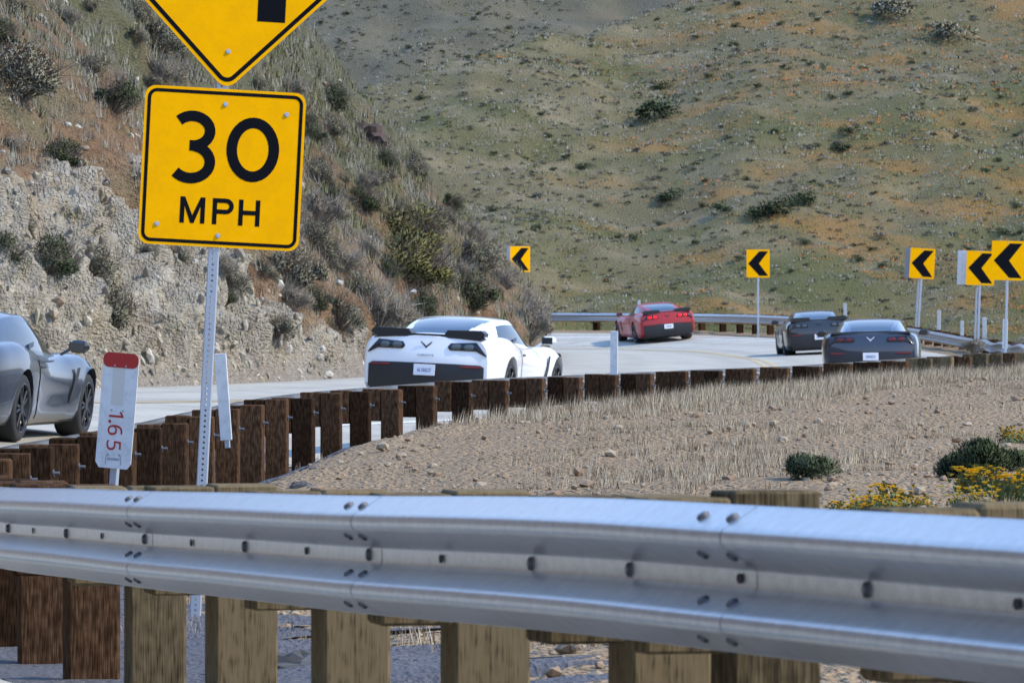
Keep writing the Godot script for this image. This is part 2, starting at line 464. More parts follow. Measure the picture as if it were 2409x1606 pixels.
func build_ground() -> void:
	fn1 = noise(51, 0.16); fn2 = noise(52, 0.9)
	# the wide ground under and around everything, out to the horizon
	var g := MB.new()
	var rows := []
	for z in [200.0, 60.0, 0.0, -60.0, -120.0, -180.0, -260.0, -400.0, -900.0, -2600.0]:
		var row := PackedVector3Array()
		for x in [-2500.0, -600.0, -120.0, -40.0, 0.0, 40.0, 120.0, 600.0, 2500.0]: row.append(Vector3(x, -4.0, z))
		rows.append(row)
	g.grid(rows, true)
	structure("ground", g.mesh(), M.dirt)
	# road
	var R := road_line(0, 6); var C := road_line(1, 6); var L := road_line(2, 6)
	rows = []
	var rcols := []
	var wear := noise(55, 0.35, FastNoiseLite.TYPE_SIMPLEX_SMOOTH, 4)
	M.road.vertex_color_use_as_albedo = true
	for i in R.size():
		var row := PackedVector3Array()
		var crow := PackedColorArray()
		for k in 37:
			var f := k / 18.0
			var p := R[i].lerp(C[i], f) if f <= 1.0 else C[i].lerp(L[i], f - 1.0)
			row.append(p)
			# worn wheel paths are darker with rubber, joints and patches uneven
			var lane := fposmod(f * 5.9 if f <= 1.0 else 5.9 + (f - 1.0) * 4.5, 3.9)
			var path := exp(-pow((lane - 1.0) / 0.35, 2.0)) + exp(-pow((lane - 2.7) / 0.35, 2.0))
			var n := wear.get_noise_2d(p.x * 0.8, p.z * 0.25)
			var t := 1.0 - path * (0.16 + 0.1 * n) + 0.07 * n
			crow.append(Color(t, t, t * 0.995))
		rows.append(row); rcols.append(crow)
	var rb := MB.new()
	rb.colored = true
	rb.grid(rows, false, rcols)
	structure("road", rb.mesh(), M.road)
	var part_from := 6 * 15
	road_paint("center_line", 0.07, 0.19, 2, M.paint_yellow, part_from)
	road_paint("center_line", 0.07, 0.19, 0, M.paint_yellow, part_from)
	road_paint("edge_line", 3.75, 3.87, 0, M.paint_white, part_from)
	# shoulder on the outside of the far bend, sloping off behind the far guardrail
	rows = []
	for i in range(6 * 58, R.size()):
		var out_dir := (R[i] - C[i]); out_dir.y = 0; out_dir = out_dir.normalized()
		var row := PackedVector3Array()
		for o in [0.0, 0.6, 1.4, 2.4, 3.6, 5.0, 9.0, 16.0]:
			var p: Vector3 = R[i] + out_dir * (o - 0.03)
			p.y += -0.02 + (0.05 * o if o < 3.0 else 0.15 - 0.3 * (o - 3.0)) + fn2.get_noise_2d(p.x * 0.8, p.z * 0.8) * 0.06 * minf(o, 1.0)
			row.append(p)
		row.reverse()
		rows.append(row)
	structure("shoulder", strip_mesh(rows), M.dirt)
	# field right of the guardrail
	rows = []
	var offs := []
	var o := -0.05
	while o < 18.0:
		offs.append(o)
		o += 0.12 if o < 3.0 else (0.25 if o < 8.0 else 1.0)
	var d := 3.5
	while d < 126.0:
		var row := PackedVector3Array()
		for q in offs: row.append(field_point(d, q))
		row.reverse()
		rows.append(row)
		d += 0.25 if d < 40.0 else 0.4
	structure("field", strip_mesh(rows), M.dirt)
	# strip of old asphalt behind the posts, with a ragged edge
	var en := noise(53, 0.8)
	rows = []
	d = 4.0
	while d < 112.0:
		var row := PackedVector3Array()
		var w := (0.62 + 0.34 * en.get_noise_1d(d * 1.6) + 0.2 * en.get_noise_1d(d * 9.0)) * (1.0 if d < 80 else 0.6)
		if d > 44.0 and d < 80.0: w += 0.5
		if d < 34.0: w = w * 2.5 + 0.45 * en.get_noise_1d(d * 4.0)
		for k in 9:
			var p := field_point(d, -0.02 + w * k / 8.0)
			p.y += 0.03 * (1.0 - pow(k / 8.0, 6.0) * 0.8) + 0.012 * fn2.get_noise_2d(p.x * 5.0, p.z * 5.0)
			row.append(p)
		row.reverse()
		rows.append(row)
		d += 0.12 if d < 40.0 else 0.3
	structure("asphalt_apron", strip_mesh(rows), M.apron)

# ------------------------------------------------------------------ rocky slope left of the road
var foot := PackedVector3Array()
var inward := PackedVector3Array()
var sl1: FastNoiseLite
var sl2: FastNoiseLite
var sl3: FastNoiseLite
var sl4: FastNoiseLite
var steep := [[40.0, 4.2], [80.0, 4.2], [95.0, 3.4], [105.0, 2.7], [120.0, 2.4], [150.0, 2.3], [200.0, 2.3]]
var rock_top := [[40.0, 4.6], [84.0, 4.4], [92.0, 3.7], [97.0, 2.9], [101.0, 1.7], [104.0, 0.5], [107.0, -0.3], [200.0, -0.6]]

func slope_base(u: float, b: float) -> Vector3:
	var i := clampi(int(u), 0, foot.size() - 2)
	var t := u - i
	var f := foot[i].lerp(foot[i + 1], t)
	var nn := inward[i].lerp(inward[i + 1], t).normalized()
	var hs := tab1(steep, -f.z)
	var b1 := hs / 1.75
	var h: float
	if b < b1 - 0.6: h = 1.75 * b
	else:
		var x := b - (b1 - 0.6)
		var y0 := 1.75 * (b1 - 0.6)
		var wgt := smoothstep(0.0, 1.2, x)
		h = y0 + x * lerpf(1.75, 1.15, wgt) * (1.0 if x < 1.2 else 1.0) - maxf(0.0, x - 4.5) * 0.12
	var p := f + nn * b
	p.y = f.y + h
	return p

func rockness(p: Vector3, foot_y: float) -> float:
	return clampf((tab1(rock_top, -p.z) - (p.y - foot_y)) * 1.1 + sl4.get_noise_3d(p.x, p.y, p.z) * 2.2, 0.0, 1.0)

func slope_point(u: float, b: float) -> Array:        # [position, rockness]
	var p := slope_base(u, b)
	var i := clampi(int(u), 0, foot.size() - 1)
	var nn := (-inward[i] * 0.85 + Vector3.UP * 0.5).normalized()
	var rk := rockness(p, foot[i].y)
	var fade := smoothstep(0.0, 0.5, b)
	# strata run down to the right along the cut
	var a := p.z * 0.9 + p.y * 0.75
	var c := p.y * 0.9 - p.z * 0.6
	var r1 := sl1.get_noise_3d(a * 1.9, c * 0.75, p.x * 0.9)
	var r2 := sl2.get_noise_3d(a * 2.0, c * 0.8, p.x)
	var s := sl3.get_noise_3d(p.x, p.y, p.z)
	var big := sl2.get_noise_3d(a * 0.5, c * 0.16, p.x * 0.3)
	var disp := (r1 * 0.08 + r2 * 0.34 + big * 0.38) * rk + (s * 0.35 + r2 * 0.07) * (1.0 - rk) + s * 0.35
	return [p + nn * disp * fade, rk]

func build_slope() -> void:
	sl1 = noise(61, 2.6, FastNoiseLite.TYPE_CELLULAR, 2)
	sl1.cellular_return_type = FastNoiseLite.RETURN_CELL_VALUE
	sl1.cellular_distance_function = FastNoiseLite.DISTANCE_EUCLIDEAN
	sl1.fractal_type = FastNoiseLite.FRACTAL_NONE
	sl1.domain_warp_enabled = true; sl1.domain_warp_amplitude = 0.35; sl1.domain_warp_frequency = 0.8
	sl2 = noise(62, 1.1, FastNoiseLite.TYPE_SIMPLEX, 5)
	sl2.fractal_type = FastNoiseLite.FRACTAL_RIDGED
	sl2.fractal_gain = 0.55
	sl3 = noise(63, 0.22, FastNoiseLite.TYPE_SIMPLEX_SMOOTH, 3)
	sl4 = noise(64, 0.35, FastNoiseLite.TYPE_SIMPLEX_SMOOTH, 3)
	var cn := noise(65, 0.45, FastNoiseLite.TYPE_SIMPLEX_SMOOTH, 3)
	var cf := noise(66, 2.2, FastNoiseLite.TYPE_SIMPLEX, 2)
	# foot of the slope: the left edge of the road, moved 0.5 m out, sampled evenly
	var L := road_line(2, 10); var C := road_line(1, 10)
	var pts := PackedVector3Array(); var ins := PackedVector3Array()
	for i in L.size():
		if L[i].z > -44.0: continue
		var o := L[i] - C[i]; o.y = 0; o = o.normalized()
		pts.append(L[i] + o * 0.25 + Vector3.UP * -0.05); ins.append(o)
	var acc := 0.0
	for i in pts.size() - 1:
		var seg := pts[i].distance_to(pts[i + 1])
		var step := 0.17 if (-pts[i].z > 66.0 and -pts[i].z < 128.0) else 0.4
		while acc < seg:
			foot.append(pts[i].lerp(pts[i + 1], acc / seg)); inward.append(ins[i].lerp(ins[i + 1], acc / seg).normalized())
			acc += step
		acc -= seg
	var bs := [-0.6, -0.2]
	var b := 0.0
	while b < 15.0:
		bs.append(b)
		b += 0.075 if b < 3.6 else (0.17 if b < 9.0 else 0.5)
	var P := []; var K := []; var Cc := []
	var us := []
	var uu := 0.0
	while uu < foot.size() - 1:
		us.append(uu)
		uu += 0.6 if (-foot[int(uu)].z > 78.0 and -foot[int(uu)].z < 112.0) else 1.0
	for u in us:
		var row := PackedVector3Array(); var kr := PackedFloat32Array(); var crow := PackedColorArray()
		for q in bs:
			var r := slope_point(u, q) if q >= 0.0 else [slope_base(u, q) * Vector3(1, 0, 1) + Vector3.UP * (foot[int(u)].y - 0.02), 0.0]
			var p: Vector3 = r[0]
			row.append(p); kr.append(r[1])
			var n1 := cn.get_noise_3d(p.x, p.y, p.z) ; var n2 := cf.get_noise_3d(p.x, p.y, p.z)
			var a := p.z * 0.9 + p.y * 0.75
			var n3 := cf.get_noise_3d(a * 0.7, (p.y * 0.9 - p.z * 0.6) * 0.25, p.x * 0.5)
			var rock := Vector3(0.533, 0.486, 0.389).lerp(Vector3(0.335, 0.302, 0.240), clampf(n3 * 0.9 + 0.35, 0, 1)).lerp(Vector3(0.446, 0.344, 0.223), clampf(n1 * 1.6 - 0.1, 0, 1)).lerp(Vector3(0.670, 0.617, 0.506), clampf(n2 * 1.8 - 0.5, 0, 1))
			var soil := Vector3(0.290, 0.178, 0.093).lerp(Vector3(0.198, 0.111, 0.057), clampf(n2 * 1.5 + 0.2, 0, 1)).lerp(Vector3(0.325, 0.240, 0.137), clampf(n1 * 1.5 + 0.1, 0, 1))
			var green := clampf((p.y - 1.6 - maxf(0.0, -p.z - 110.0) * -0.01) * 0.35 * smoothstep(92.0, 106.0, -p.z) + n1 * 1.2 - 0.12, 0, 1)
			soil = soil.lerp(Vector3(0.13, 0.135, 0.065), green * 0.9)
			var gravel := smoothstep(0.5, 0.0, q)
			var cv := soil.lerp(rock, smoothstep(0.25, 0.75, float(r[1]))).lerp(Vector3(0.36, 0.31, 0.26), gravel * 0.7)
			crow.append(Color(cv.x, cv.y, cv.z))
		P.append(row); K.append(kr); Cc.append(crow)
	var m := MB.new()
	m.colored = true
	# smooth soil, faceted rock: one sheet
	var R := P.size(); var S := bs.size()
	var N := []
	for i in R:
		var nr := PackedVector3Array()
		for j in S:
			var du: Vector3 = P[mini(i + 1, R - 1)][j] - P[maxi(i - 1, 0)][j]
			var dv: Vector3 = P[i][mini(j + 1, S - 1)] - P[i][maxi(j - 1, 0)]
			nr.append(dv.cross(du).normalized() * -1.0)
		N.append(nr)
	for i in R - 1:
		for j in S - 1:
			var q := [[i, j], [i, j + 1], [i + 1, j + 1], [i + 1, j]]
			for t in [[0, 1, 2], [0, 2, 3]]:
				var k := m.v.size()
				var a: Vector3 = P[q[t[0]][0]][q[t[0]][1]]; var b2: Vector3 = P[q[t[1]][0]][q[t[1]][1]]; var d2: Vector3 = P[q[t[2]][0]][q[t[2]][1]]
				var fn := (d2 - a).cross(b2 - a).normalized()
				var rk: float = K[i][j] * 0.45
				for e in t:
					var r: int = q[e][0]; var s: int = q[e][1]
					m.col = Cc[r][s]
					m.vert(P[r][s], (N[r][s] * (1.0 - rk) + fn * (rk + 0.02)).normalized() if fn.dot(N[r][s]) > 0.2 else fn)
				m.ix.append_array(PackedInt32Array([k, k + 1, k + 2]))
	var slope := structure("rocky_slope", m.mesh(), M.slope)
	# loose and jutting rocks on the cut
	var protos := []
	for k in 7: protos.append(rock_mesh(k))
	var placed := 0
	rng.seed = 99
	while placed < 180:
		var u := rng.randf() * (foot.size() - 2)
		var dd := -foot[int(u)].z
		if dd < 70.0 or dd > 128.0: continue
		var bb := pow(rng.randf(), 1.3) * 5.0
		var r := slope_point(u, bb)
		if rng.randf() > 0.25 + 0.75 * r[1]: continue
		var p: Vector3 = r[0]
		var sc := rng.randf_range(0.05, 0.11)
		var xf := Transform3D(Basis(Vector3(rng.randf() - 0.5, rng.randf() - 0.5, rng.randf() - 0.5).normalized(), rng.randf() * TAU).scaled(Vector3(sc, sc * rng.randf_range(0.6, 1.1), sc * rng.randf_range(0.8, 1.7))), p)
		part(slope, "rock", protos[placed % 7], M.stone, xf)
		placed += 1

	# the cut goes on beside the road towards and past the lens
	var near_l := road_line(2, 4); var near_c := road_line(1, 4)
	var rows := []; var cols := []
	for i in near_l.size():
		if near_l[i].z < -46.5: break
		var o := near_l[i] - near_c[i]; o.y = 0; o = o.normalized()
		var row := PackedVector3Array(); var crow := PackedColorArray()
		for k in 26:
			var e := k * 0.45
			var p := near_l[i] + o * (0.2 + e)
			p.y += e * 1.3 + (sl3.get_noise_3d(p.x, p.y, p.z) * 0.9 + sl2.get_noise_3d(p.x, p.y, p.z) * 0.25) * minf(e, 1.0)
			row.append(p)
			var q := clampf(0.5 + sl4.get_noise_3d(p.x, p.y, p.z), 0, 1)
			crow.append(Color(0.17, 0.12, 0.075).lerp(Color(0.31, 0.285, 0.245), q))
		rows.append(row); cols.append(crow)
	var nm := MB.new()
	nm.colored = true
	nm.grid(rows, false, cols)
	structure("rocky_slope", nm.mesh(), M.slope)
	# broken rock lying on and sticking out of the cut, too small to tell apart
	for k in 3:
		var mm := MultiMesh.new()
		mm.transform_format = MultiMesh.TRANSFORM_3D
		mm.use_colors = true
		mm.mesh = rock_mesh([0, 5, 4][k])
		var xs := []; var ts := []
		for i in 5200:
			var u := rng.randf_range(90.0, 480.0)
			var bb := rng.randf_range(0.02, 5.5)
			var r := slope_point(u, bb)
			if r[1] < 0.35 and rng.randf() < 0.93: continue
			var sc := 0.025 + 0.07 * pow(rng.randf(), 3.0)
			var ax := Vector3(0.25 * rng.randfn(), 0.75 + 0.2 * rng.randfn(), 0.66 + 0.2 * rng.randfn()).normalized()
			var bs2 := Basis(Quaternion(Vector3.BACK, ax)) * Basis(Vector3.BACK, rng.randf() * TAU)
			xs.append(Transform3D(bs2 * Basis.IDENTITY.scaled(Vector3(sc, sc * 0.7, sc * rng.randf_range(1.0, 2.6))), r[0] - Vector3(0.35, 0.3, 0.0) * sc))
			var t := rng.randf_range(0.75, 1.25)
			ts.append(Color(t, t * rng.randf_range(0.95, 1.0), t * rng.randf_range(0.86, 1.0)))
		mm.instance_count = xs.size()
		for i in xs.size():
			mm.set_instance_transform(i, xs[i]); mm.set_instance_color(i, ts[i])
		var o := MultiMeshInstance3D.new()
		o.name = numbered("broken_rock")
		o.multimesh = mm; o.material_override = M.stone
		add_child(o, true)
		o.set_meta("kind", "stuff")
		tag(o, ["pale broken rock on the cut face left of the road", "grey broken rock on the cut face left of the road", "dark broken rock on the cut face left of the road"][k], "rock")

func rock_mesh(seed_: int) -> ArrayMesh:
	var r := RandomNumberGenerator.new()
	r.seed = 700 + seed_
	var t := (1.0 + sqrt(5.0)) / 2.0
	var vs := [Vector3(-1, t, 0), Vector3(1, t, 0), Vector3(-1, -t, 0), Vector3(1, -t, 0), Vector3(0, -1, t), Vector3(0, 1, t), Vector3(0, -1, -t), Vector3(0, 1, -t), Vector3(t, 0, -1), Vector3(t, 0, 1), Vector3(-t, 0, -1), Vector3(-t, 0, 1)]
	for i in 12: vs[i] = vs[i].normalized() * r.randf_range(0.7, 1.15)
	var fs := [[0, 11, 5], [0, 5, 1], [0, 1, 7], [0, 7, 10], [0, 10, 11], [1, 5, 9], [5, 11, 4], [11, 10, 2], [10, 7, 6], [7, 1, 8], [3, 9, 4], [3, 4, 2], [3, 2, 6], [3, 6, 8], [3, 8, 9], [4, 9, 5], [2, 4, 11], [6, 2, 10], [8, 6, 7], [9, 8, 1]]
	var m := MB.new()
	m.colored = true
	var base: Vector3 = [Vector3(0.400, 0.375, 0.320), Vector3(0.300, 0.278, 0.234), Vector3(0.310, 0.249, 0.171), Vector3(0.420, 0.390, 0.324), Vector3(0.230, 0.210, 0.175), Vector3(0.360, 0.326, 0.265), Vector3(0.250, 0.175, 0.112)][seed_ % 7]
	for f in fs:
		var k := r.randf_range(0.88, 1.1)
		m.col = Color(base.x * k, base.y * k, base.z * k)
		m.tri(vs[f[0]], vs[f[1]], vs[f[2]])
	return m.mesh()

# ------------------------------------------------------------------ far hillsides
var hn1: FastNoiseLite
var hn2: FastNoiseLite
func hill_h(x: float, d: float) -> float:
	var dc := 277.0 + 0.93 * x
	var h := 0.38 * (minf(d, dc) - 240.0)
	if d > dc: h -= (d - dc) * 0.12
	h += hn1.get_noise_2d(x, d) * 1.3 + hn2.get_noise_2d(x, d) * 0.28
	# a shallow draw running up the hillside
	h -= 0.9 * exp(-pow((x - 4.0 - (d - 250.0) * 0.12) / 3.5, 2.0))
	if d < 240.0: h -= (240.0 - d) * 0.25
	return h

func back_h(x: float, d: float) -> float:
	return 12.4 + 0.5 * (d - 308.0) + hn1.get_noise_2d(x * 1.3 + 50.0, d * 1.3) * 1.6 + hn2.get_noise_2d(x, d + 90.0) * 0.3

func build_far_hills() -> void:
	hn1 = noise(71, 0.05, FastNoiseLite.TYPE_SIMPLEX_SMOOTH, 3)
	hn2 = noise(72, 0.35, FastNoiseLite.TYPE_SIMPLEX_SMOOTH, 3)
	var cn := noise(73, 0.09, FastNoiseLite.TYPE_SIMPLEX_SMOOTH, 4)
	var cs := noise(74, 0.30, FastNoiseLite.TYPE_SIMPLEX_SMOOTH, 3)
	for which in 2:
		var rows := []; var cols := []
		var d := 226.0 if which == 0 else 292.0
		while d < (330.0 if which == 0 else 420.0):
			var row := PackedVector3Array(); var crow := PackedColorArray()
			var x := -60.0
			while x < 62.0:
				row.append(Vector3(x, hill_h(x, d) if which == 0 else back_h(x, d), -d))
				var a := cn.get_noise_2d(x * 0.6, d * 1.4) ; var b := cs.get_noise_2d(x * 0.6, d * 1.6)
				var b2n := cs.get_noise_2d(x * 0.35 + 300.0, d * 1.1)
				var cv := Vector3(0.188, 0.159, 0.072).lerp(Vector3(0.136, 0.132, 0.039), clampf(a * 1.8 + 0.35 + (255.0 - d) * 0.02, 0, 1)).lerp(Vector3(0.291, 0.240, 0.131), clampf(b * 1.8 + 0.1 - x * 0.025, 0, 1))
				cv = cv.lerp(Vector3(0.40, 0.19, 0.03), clampf((b2n * 1.6 - 0.15) * clampf((x + 1.0) * 0.09, 0.0, 1.0), 0.0, 0.55))
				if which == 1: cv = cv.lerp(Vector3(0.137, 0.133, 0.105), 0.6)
				crow.append(Color(cv.x, cv.y, cv.z))
				x += 0.6
			rows.append(row); cols.append(crow)
			d += 0.6
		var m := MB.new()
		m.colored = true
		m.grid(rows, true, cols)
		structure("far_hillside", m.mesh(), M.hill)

# ------------------------------------------------------------------ guardrails
# W profile: depth towards the road, height above the bottom edge
var WPROF := [[0.0, 0.312], [0.006, 0.306], [0.066, 0.270], [0.078, 0.262], [0.083, 0.252], [0.083, 0.238], [0.078, 0.228], [0.066, 0.220], [0.014, 0.188], [0.003, 0.180], [0.0, 0.172],
	[0.0, 0.140], [0.003, 0.132], [0.014, 0.124], [0.066, 0.092], [0.078, 0.084], [0.083, 0.074], [0.083, 0.060], [0.078, 0.050], [0.066, 0.042], [0.006, 0.006], [0.0, 0.0]]

func w_panel(pts: PackedVector3Array, lefts: PackedVector3Array, off0: float, off1: float, turned := false) -> ArrayMesh:
	var m := MB.new()
	for side in 2:
		var rows := []
		for i in pts.size():
			var row := PackedVector3Array()
			var e := lerpf(off0, off1, float(i) / (pts.size() - 1))
			for q in WPROF:
				row.append(pts[i] + lefts[i] * (q[0] + e - side * 0.003) + Vector3.UP * (q[1] - 0.312))
			rows.append(row)
		m.grid(rows, (side == 1) != turned)
	return m.mesh()

func rail_frame(d: float) -> Transform3D:     # x along the rail, y up, z towards the road
	var t := rail_t(d)
	var l := left_of(t)
	return Transform3D(Basis(Vector3.UP.cross(l), Vector3.UP, l), rail_p(d))

func bolt_mesh() -> ArrayMesh:
	var m := MB.new()
	m.cyl(Vector3(0, 0, -0.004), Vector3(0, 0, 0.003), 0.017, 0.0165, 14)
	m.cyl(Vector3(0, 0, 0.003), Vector3(0, 0, 0.007), 0.0165, 0.010, 14)
	return m.mesh()

func build_guardrail() -> void:
	rng.seed = 31
	var g := thing("guardrail", "long wood-post guardrail with galvanised W-shaped steel beam curving around the road edge", "guardrail")
	# steel panels between splices
	var seams := [4.2, 8.7, 12.55, 15.65, 19.05, 22.75]
	while seams[-1] < 110.0: seams.append(seams[-1] + 3.75)
	for k in seams.size() - 1:
		var pts := PackedVector3Array(); var ls := PackedVector3Array()
		var d0: float = seams[k] - 0.14; var d1: float = seams[k + 1] + 0.14
		var cnt := 26 if d0 < 40.0 else 12
		for i in cnt + 1:
			var d := lerpf(d0, d1, float(i) / cnt)
			var p := rail_p(d)
			p.y += 0.0012 * sin(d * 1.9)
			pts.append(p); ls.append(left_of(rail_t(d)))
		part(g, "beam", w_panel(pts, ls, 0.001, 0.0), M.steel)
	# posts and offset blocks
	var near := [5.2, 7.0, 8.6, 10.2, 11.8, 13.2, 14.0, 15.65, 17.35, 19.05, 20.8]
	var ds := near.duplicate()
	var d := 22.5
	while d < 51.0:
		ds.append(d); d += 1.82
	d = 51.6
	while d < 116.0:
		ds.append(d)
		d += 1.905 * absf(rail_t(d).z)
	var post_v := []; var block_v := []
	for k in 4:
		var mb := MB.new()
		mb.box(Transform3D(Basis.IDENTITY, Vector3(0, -0.55, 0)), Vector3(0.2, 1.1, 0.2), 0.006 + 0.002 * k)
		post_v.append(mb.mesh())
		mb = MB.new()
		mb.box(Transform3D(Basis.IDENTITY, Vector3(0, -0.172, 0)), Vector3(0.195, 0.344, 0.195), 0.005 + 0.002 * k)
		block_v.append(mb.mesh())
	var nut := MB.new()
	nut.cyl(Vector3(0, 0, 0.0), Vector3(0, 0, -0.045), 0.011, 0.011, 8)
	nut.cyl(Vector3(0, 0, 0.0), Vector3(0, 0, -0.008), 0.026, 0.026, 8)
	var nut_mesh := nut.mesh()
	for i in ds.size():
		var f := rail_frame(ds[i])
		var fresh: bool = ds[i] < 21.5 or (ds[i] > 89.0 and i % 3 != 0)
		var set_: Array = M.wood_new if fresh else M.wood_dark
		var jit := Basis(Vector3.FORWARD, rng.randf_range(-0.012, 0.012)) * Basis(Vector3.UP, rng.randf_range(-0.05, 0.05))
		var top := rng.randf_range(-0.005, 0.018)
		part(g, "offset_block", block_v[rng.randi() % 4], set_[rng.randi() % 3], f * Transform3D(jit, Vector3(0, top - 0.005, -0.109)))
		part(g, "post", post_v[rng.randi() % 4], set_[rng.randi() % 3], f * Transform3D(jit, Vector3(rng.randf_range(-0.012, 0.012), top + rng.randf_range(-0.015, 0.01), -0.313)))
		if ds[i] > 36.0: part(g, "nut", nut_mesh, M.bolt, f * Transform3D(Basis.IDENTITY, Vector3(0, -0.156, -0.413)))
	# bolts and slots in the near part
	var bm := bolt_mesh()
	for b in [11.8, 13.2, 14.0, 15.65, 17.35, 19.05, 20.8, 22.5]:
		part(g, "bolt", bm, M.bolt, rail_frame(b) * Transform3D(Basis.IDENTITY, Vector3(0, -0.156, 0.004)))
	var hm := MB.new()
	var el := PackedVector2Array()
	for i in 14: el.append(Vector2(cos(TAU * i / 14.0) * 0.017, sin(TAU * i / 14.0) * 0.011))
	hm.prism(el, Transform3D.IDENTITY, -0.001, 0.0012)
	var hole_mesh := hm.mesh()
	for b in [11.02, 12.5, 14.85, 16.45, 18.2, 19.95, 21.7]:
		part(g, "slot", hole_mesh, M.hole, rail_frame(b) * Transform3D(Basis.IDENTITY, Vector3(0, -0.156, 0.0045)))
	for b in [12.55, 15.65, 19.05, 22.75]:
		for dx in [-0.11, 0.06]:
			for q in [[0.040, 0.2865, 1.0], [0.040, 0.2035, -1.0], [0.040, 0.1085, 1.0], [0.040, 0.0255, -1.0]]:
				var tilt := Basis(Vector3.RIGHT, -q[2] * 1.03)
				part(g, "splice_bolt", bm, M.bolt, rail_frame(b + dx) * Transform3D(tilt.scaled_local(Vector3(0.85, 0.85, 0.8)), Vector3(0, q[1] - 0.312, q[0] + 0.005)))

func build_far_rail() -> void:
	rng.seed = 32
	var g := thing("guardrail", "far guardrail of weathered steel on dark wooden posts along the outside of the bend", "guardrail")
	var c := Curve3D.new()
	for i in FAR_RAIL.size():
		var q: Array = FAR_RAIL[i]
		var a: Array = FAR_RAIL[maxi(i - 1, 0)]; var b: Array = FAR_RAIL[mini(i + 1, FAR_RAIL.size() - 1)]
		var t := Vector3(b[0] - a[0], b[2] - a[2], -(b[1] - a[1])) / 6.0
		c.add_point(Vector3(q[0], q[2], -q[1]), -t, t)
	c.bake_interval = 0.1
	var len_ := c.get_baked_length()
	var at := func(s: float) -> Vector3: return c.sample_baked(clampf(s, 0.0, len_), true)
	var s := 0.0
	while s < len_ - 0.5:
		var pts := PackedVector3Array(); var ls := PackedVector3Array()
		var e := minf(s + 3.9, len_)
		for i in 11:
			var q := lerpf(s, e, i / 10.0)
			var t: Vector3 = at.call(q + 0.15) - at.call(q - 0.15)
			var p: Vector3 = at.call(q)
			if q > len_ - 16.0: p.y += 0.035 * sin(q * 1.5)
			pts.append(p); ls.append(-left_of(t))
		var m := w_panel(pts, ls, 0.004, 0.0, true)
		part(g, "beam", m, M.steel)
		s += 3.81
	var mb := MB.new()
	mb.box(Transform3D(Basis.IDENTITY, Vector3(0, -0.6, 0)), Vector3(0.2, 1.2, 0.2), 0.008)
	var pm := mb.mesh()
	mb = MB.new()
	mb.box(Transform3D(Basis.IDENTITY, Vector3(0, -0.18, 0)), Vector3(0.2, 0.36, 0.2), 0.008)
	var bm := mb.mesh()
	s = 0.6
	while s < len_ - 1.0:
		var t: Vector3 = at.call(s + 0.15) - at.call(s - 0.15)
		var l := -left_of(t)
		var f := Transform3D(Basis(Vector3.UP.cross(l), Vector3.UP, l), at.call(s))
		part(g, "offset_block", bm, M.wood_dark[rng.randi() % 3], f * Transform3D(Basis.IDENTITY, Vector3(0, 0.02, -0.1)))
		part(g, "post", pm, M.wood_dark[rng.randi() % 3], f * Transform3D(Basis.IDENTITY, Vector3(0, 0.02, -0.301)))
		s += 1.905

# ------------------------------------------------------------------ signs and markers
func round_rect(w: float, h: float, r: float, seg := 5) -> PackedVector2Array:
	var out := PackedVector2Array()
	for q in [[1, 1, 0], [-1, 1, 1], [-1, -1, 2], [1, -1, 3]]:
		for i in seg + 1:
			var a: float = (q[2] + float(i) / seg) * PI / 2
			out.append(Vector2(q[0] * (w / 2 - r), q[1] * (h / 2 - r)) + Vector2(cos(a), sin(a)) * r)
	return out

func turned(p: PackedVector2Array, a: float) -> PackedVector2Array:
	var out := PackedVector2Array()
	for q in p: out.append(q.rotated(a))
	return out

func arc(c: Vector2, rx: float, ry: float, a0: float, a1: float, seg: int) -> PackedVector2Array:
	var out := PackedVector2Array()
	for i in seg + 1:
		var a := deg_to_rad(lerpf(a0, a1, float(i) / seg))
		out.append(c + Vector2(cos(a) * rx, sin(a) * ry))
	return out

func plate(poly: PackedVector2Array, t := 0.004) -> ArrayMesh:
	var m := MB.new()
	m.prism(poly, Transform3D.IDENTITY, -t, 0.0)
	return m.mesh()

func flat_band(path: PackedVector2Array, w: float, closed := false, z := 0.0012) -> ArrayMesh:
	var m := MB.new()
	m.band(path, w, Transform3D.IDENTITY, 0.0002, z, closed)
	return m.mesh()

func flat_poly(poly: PackedVector2Array, z := 0.0012) -> ArrayMesh:
	var m := MB.new()
	m.prism(poly, Transform3D.IDENTITY, 0.0002, z)
	return m.mesh()

func rivet(parent: Node, x: float, y: float, r := 0.011) -> void:
	var m := MB.new()
	m.cyl(Vector3(0, 0, 0), Vector3(0, 0, 0.0025), r * 1.1, r * 1.05, 10)
	m.cyl(Vector3(0, 0, 0.0025), Vector3(0, 0, 0.006), r * 0.75, r * 0.7, 6)
	part(parent, "bolt", m.mesh(), M.steel_post, Transform3D(Basis.IDENTITY, Vector3(x, y, 0.001)))

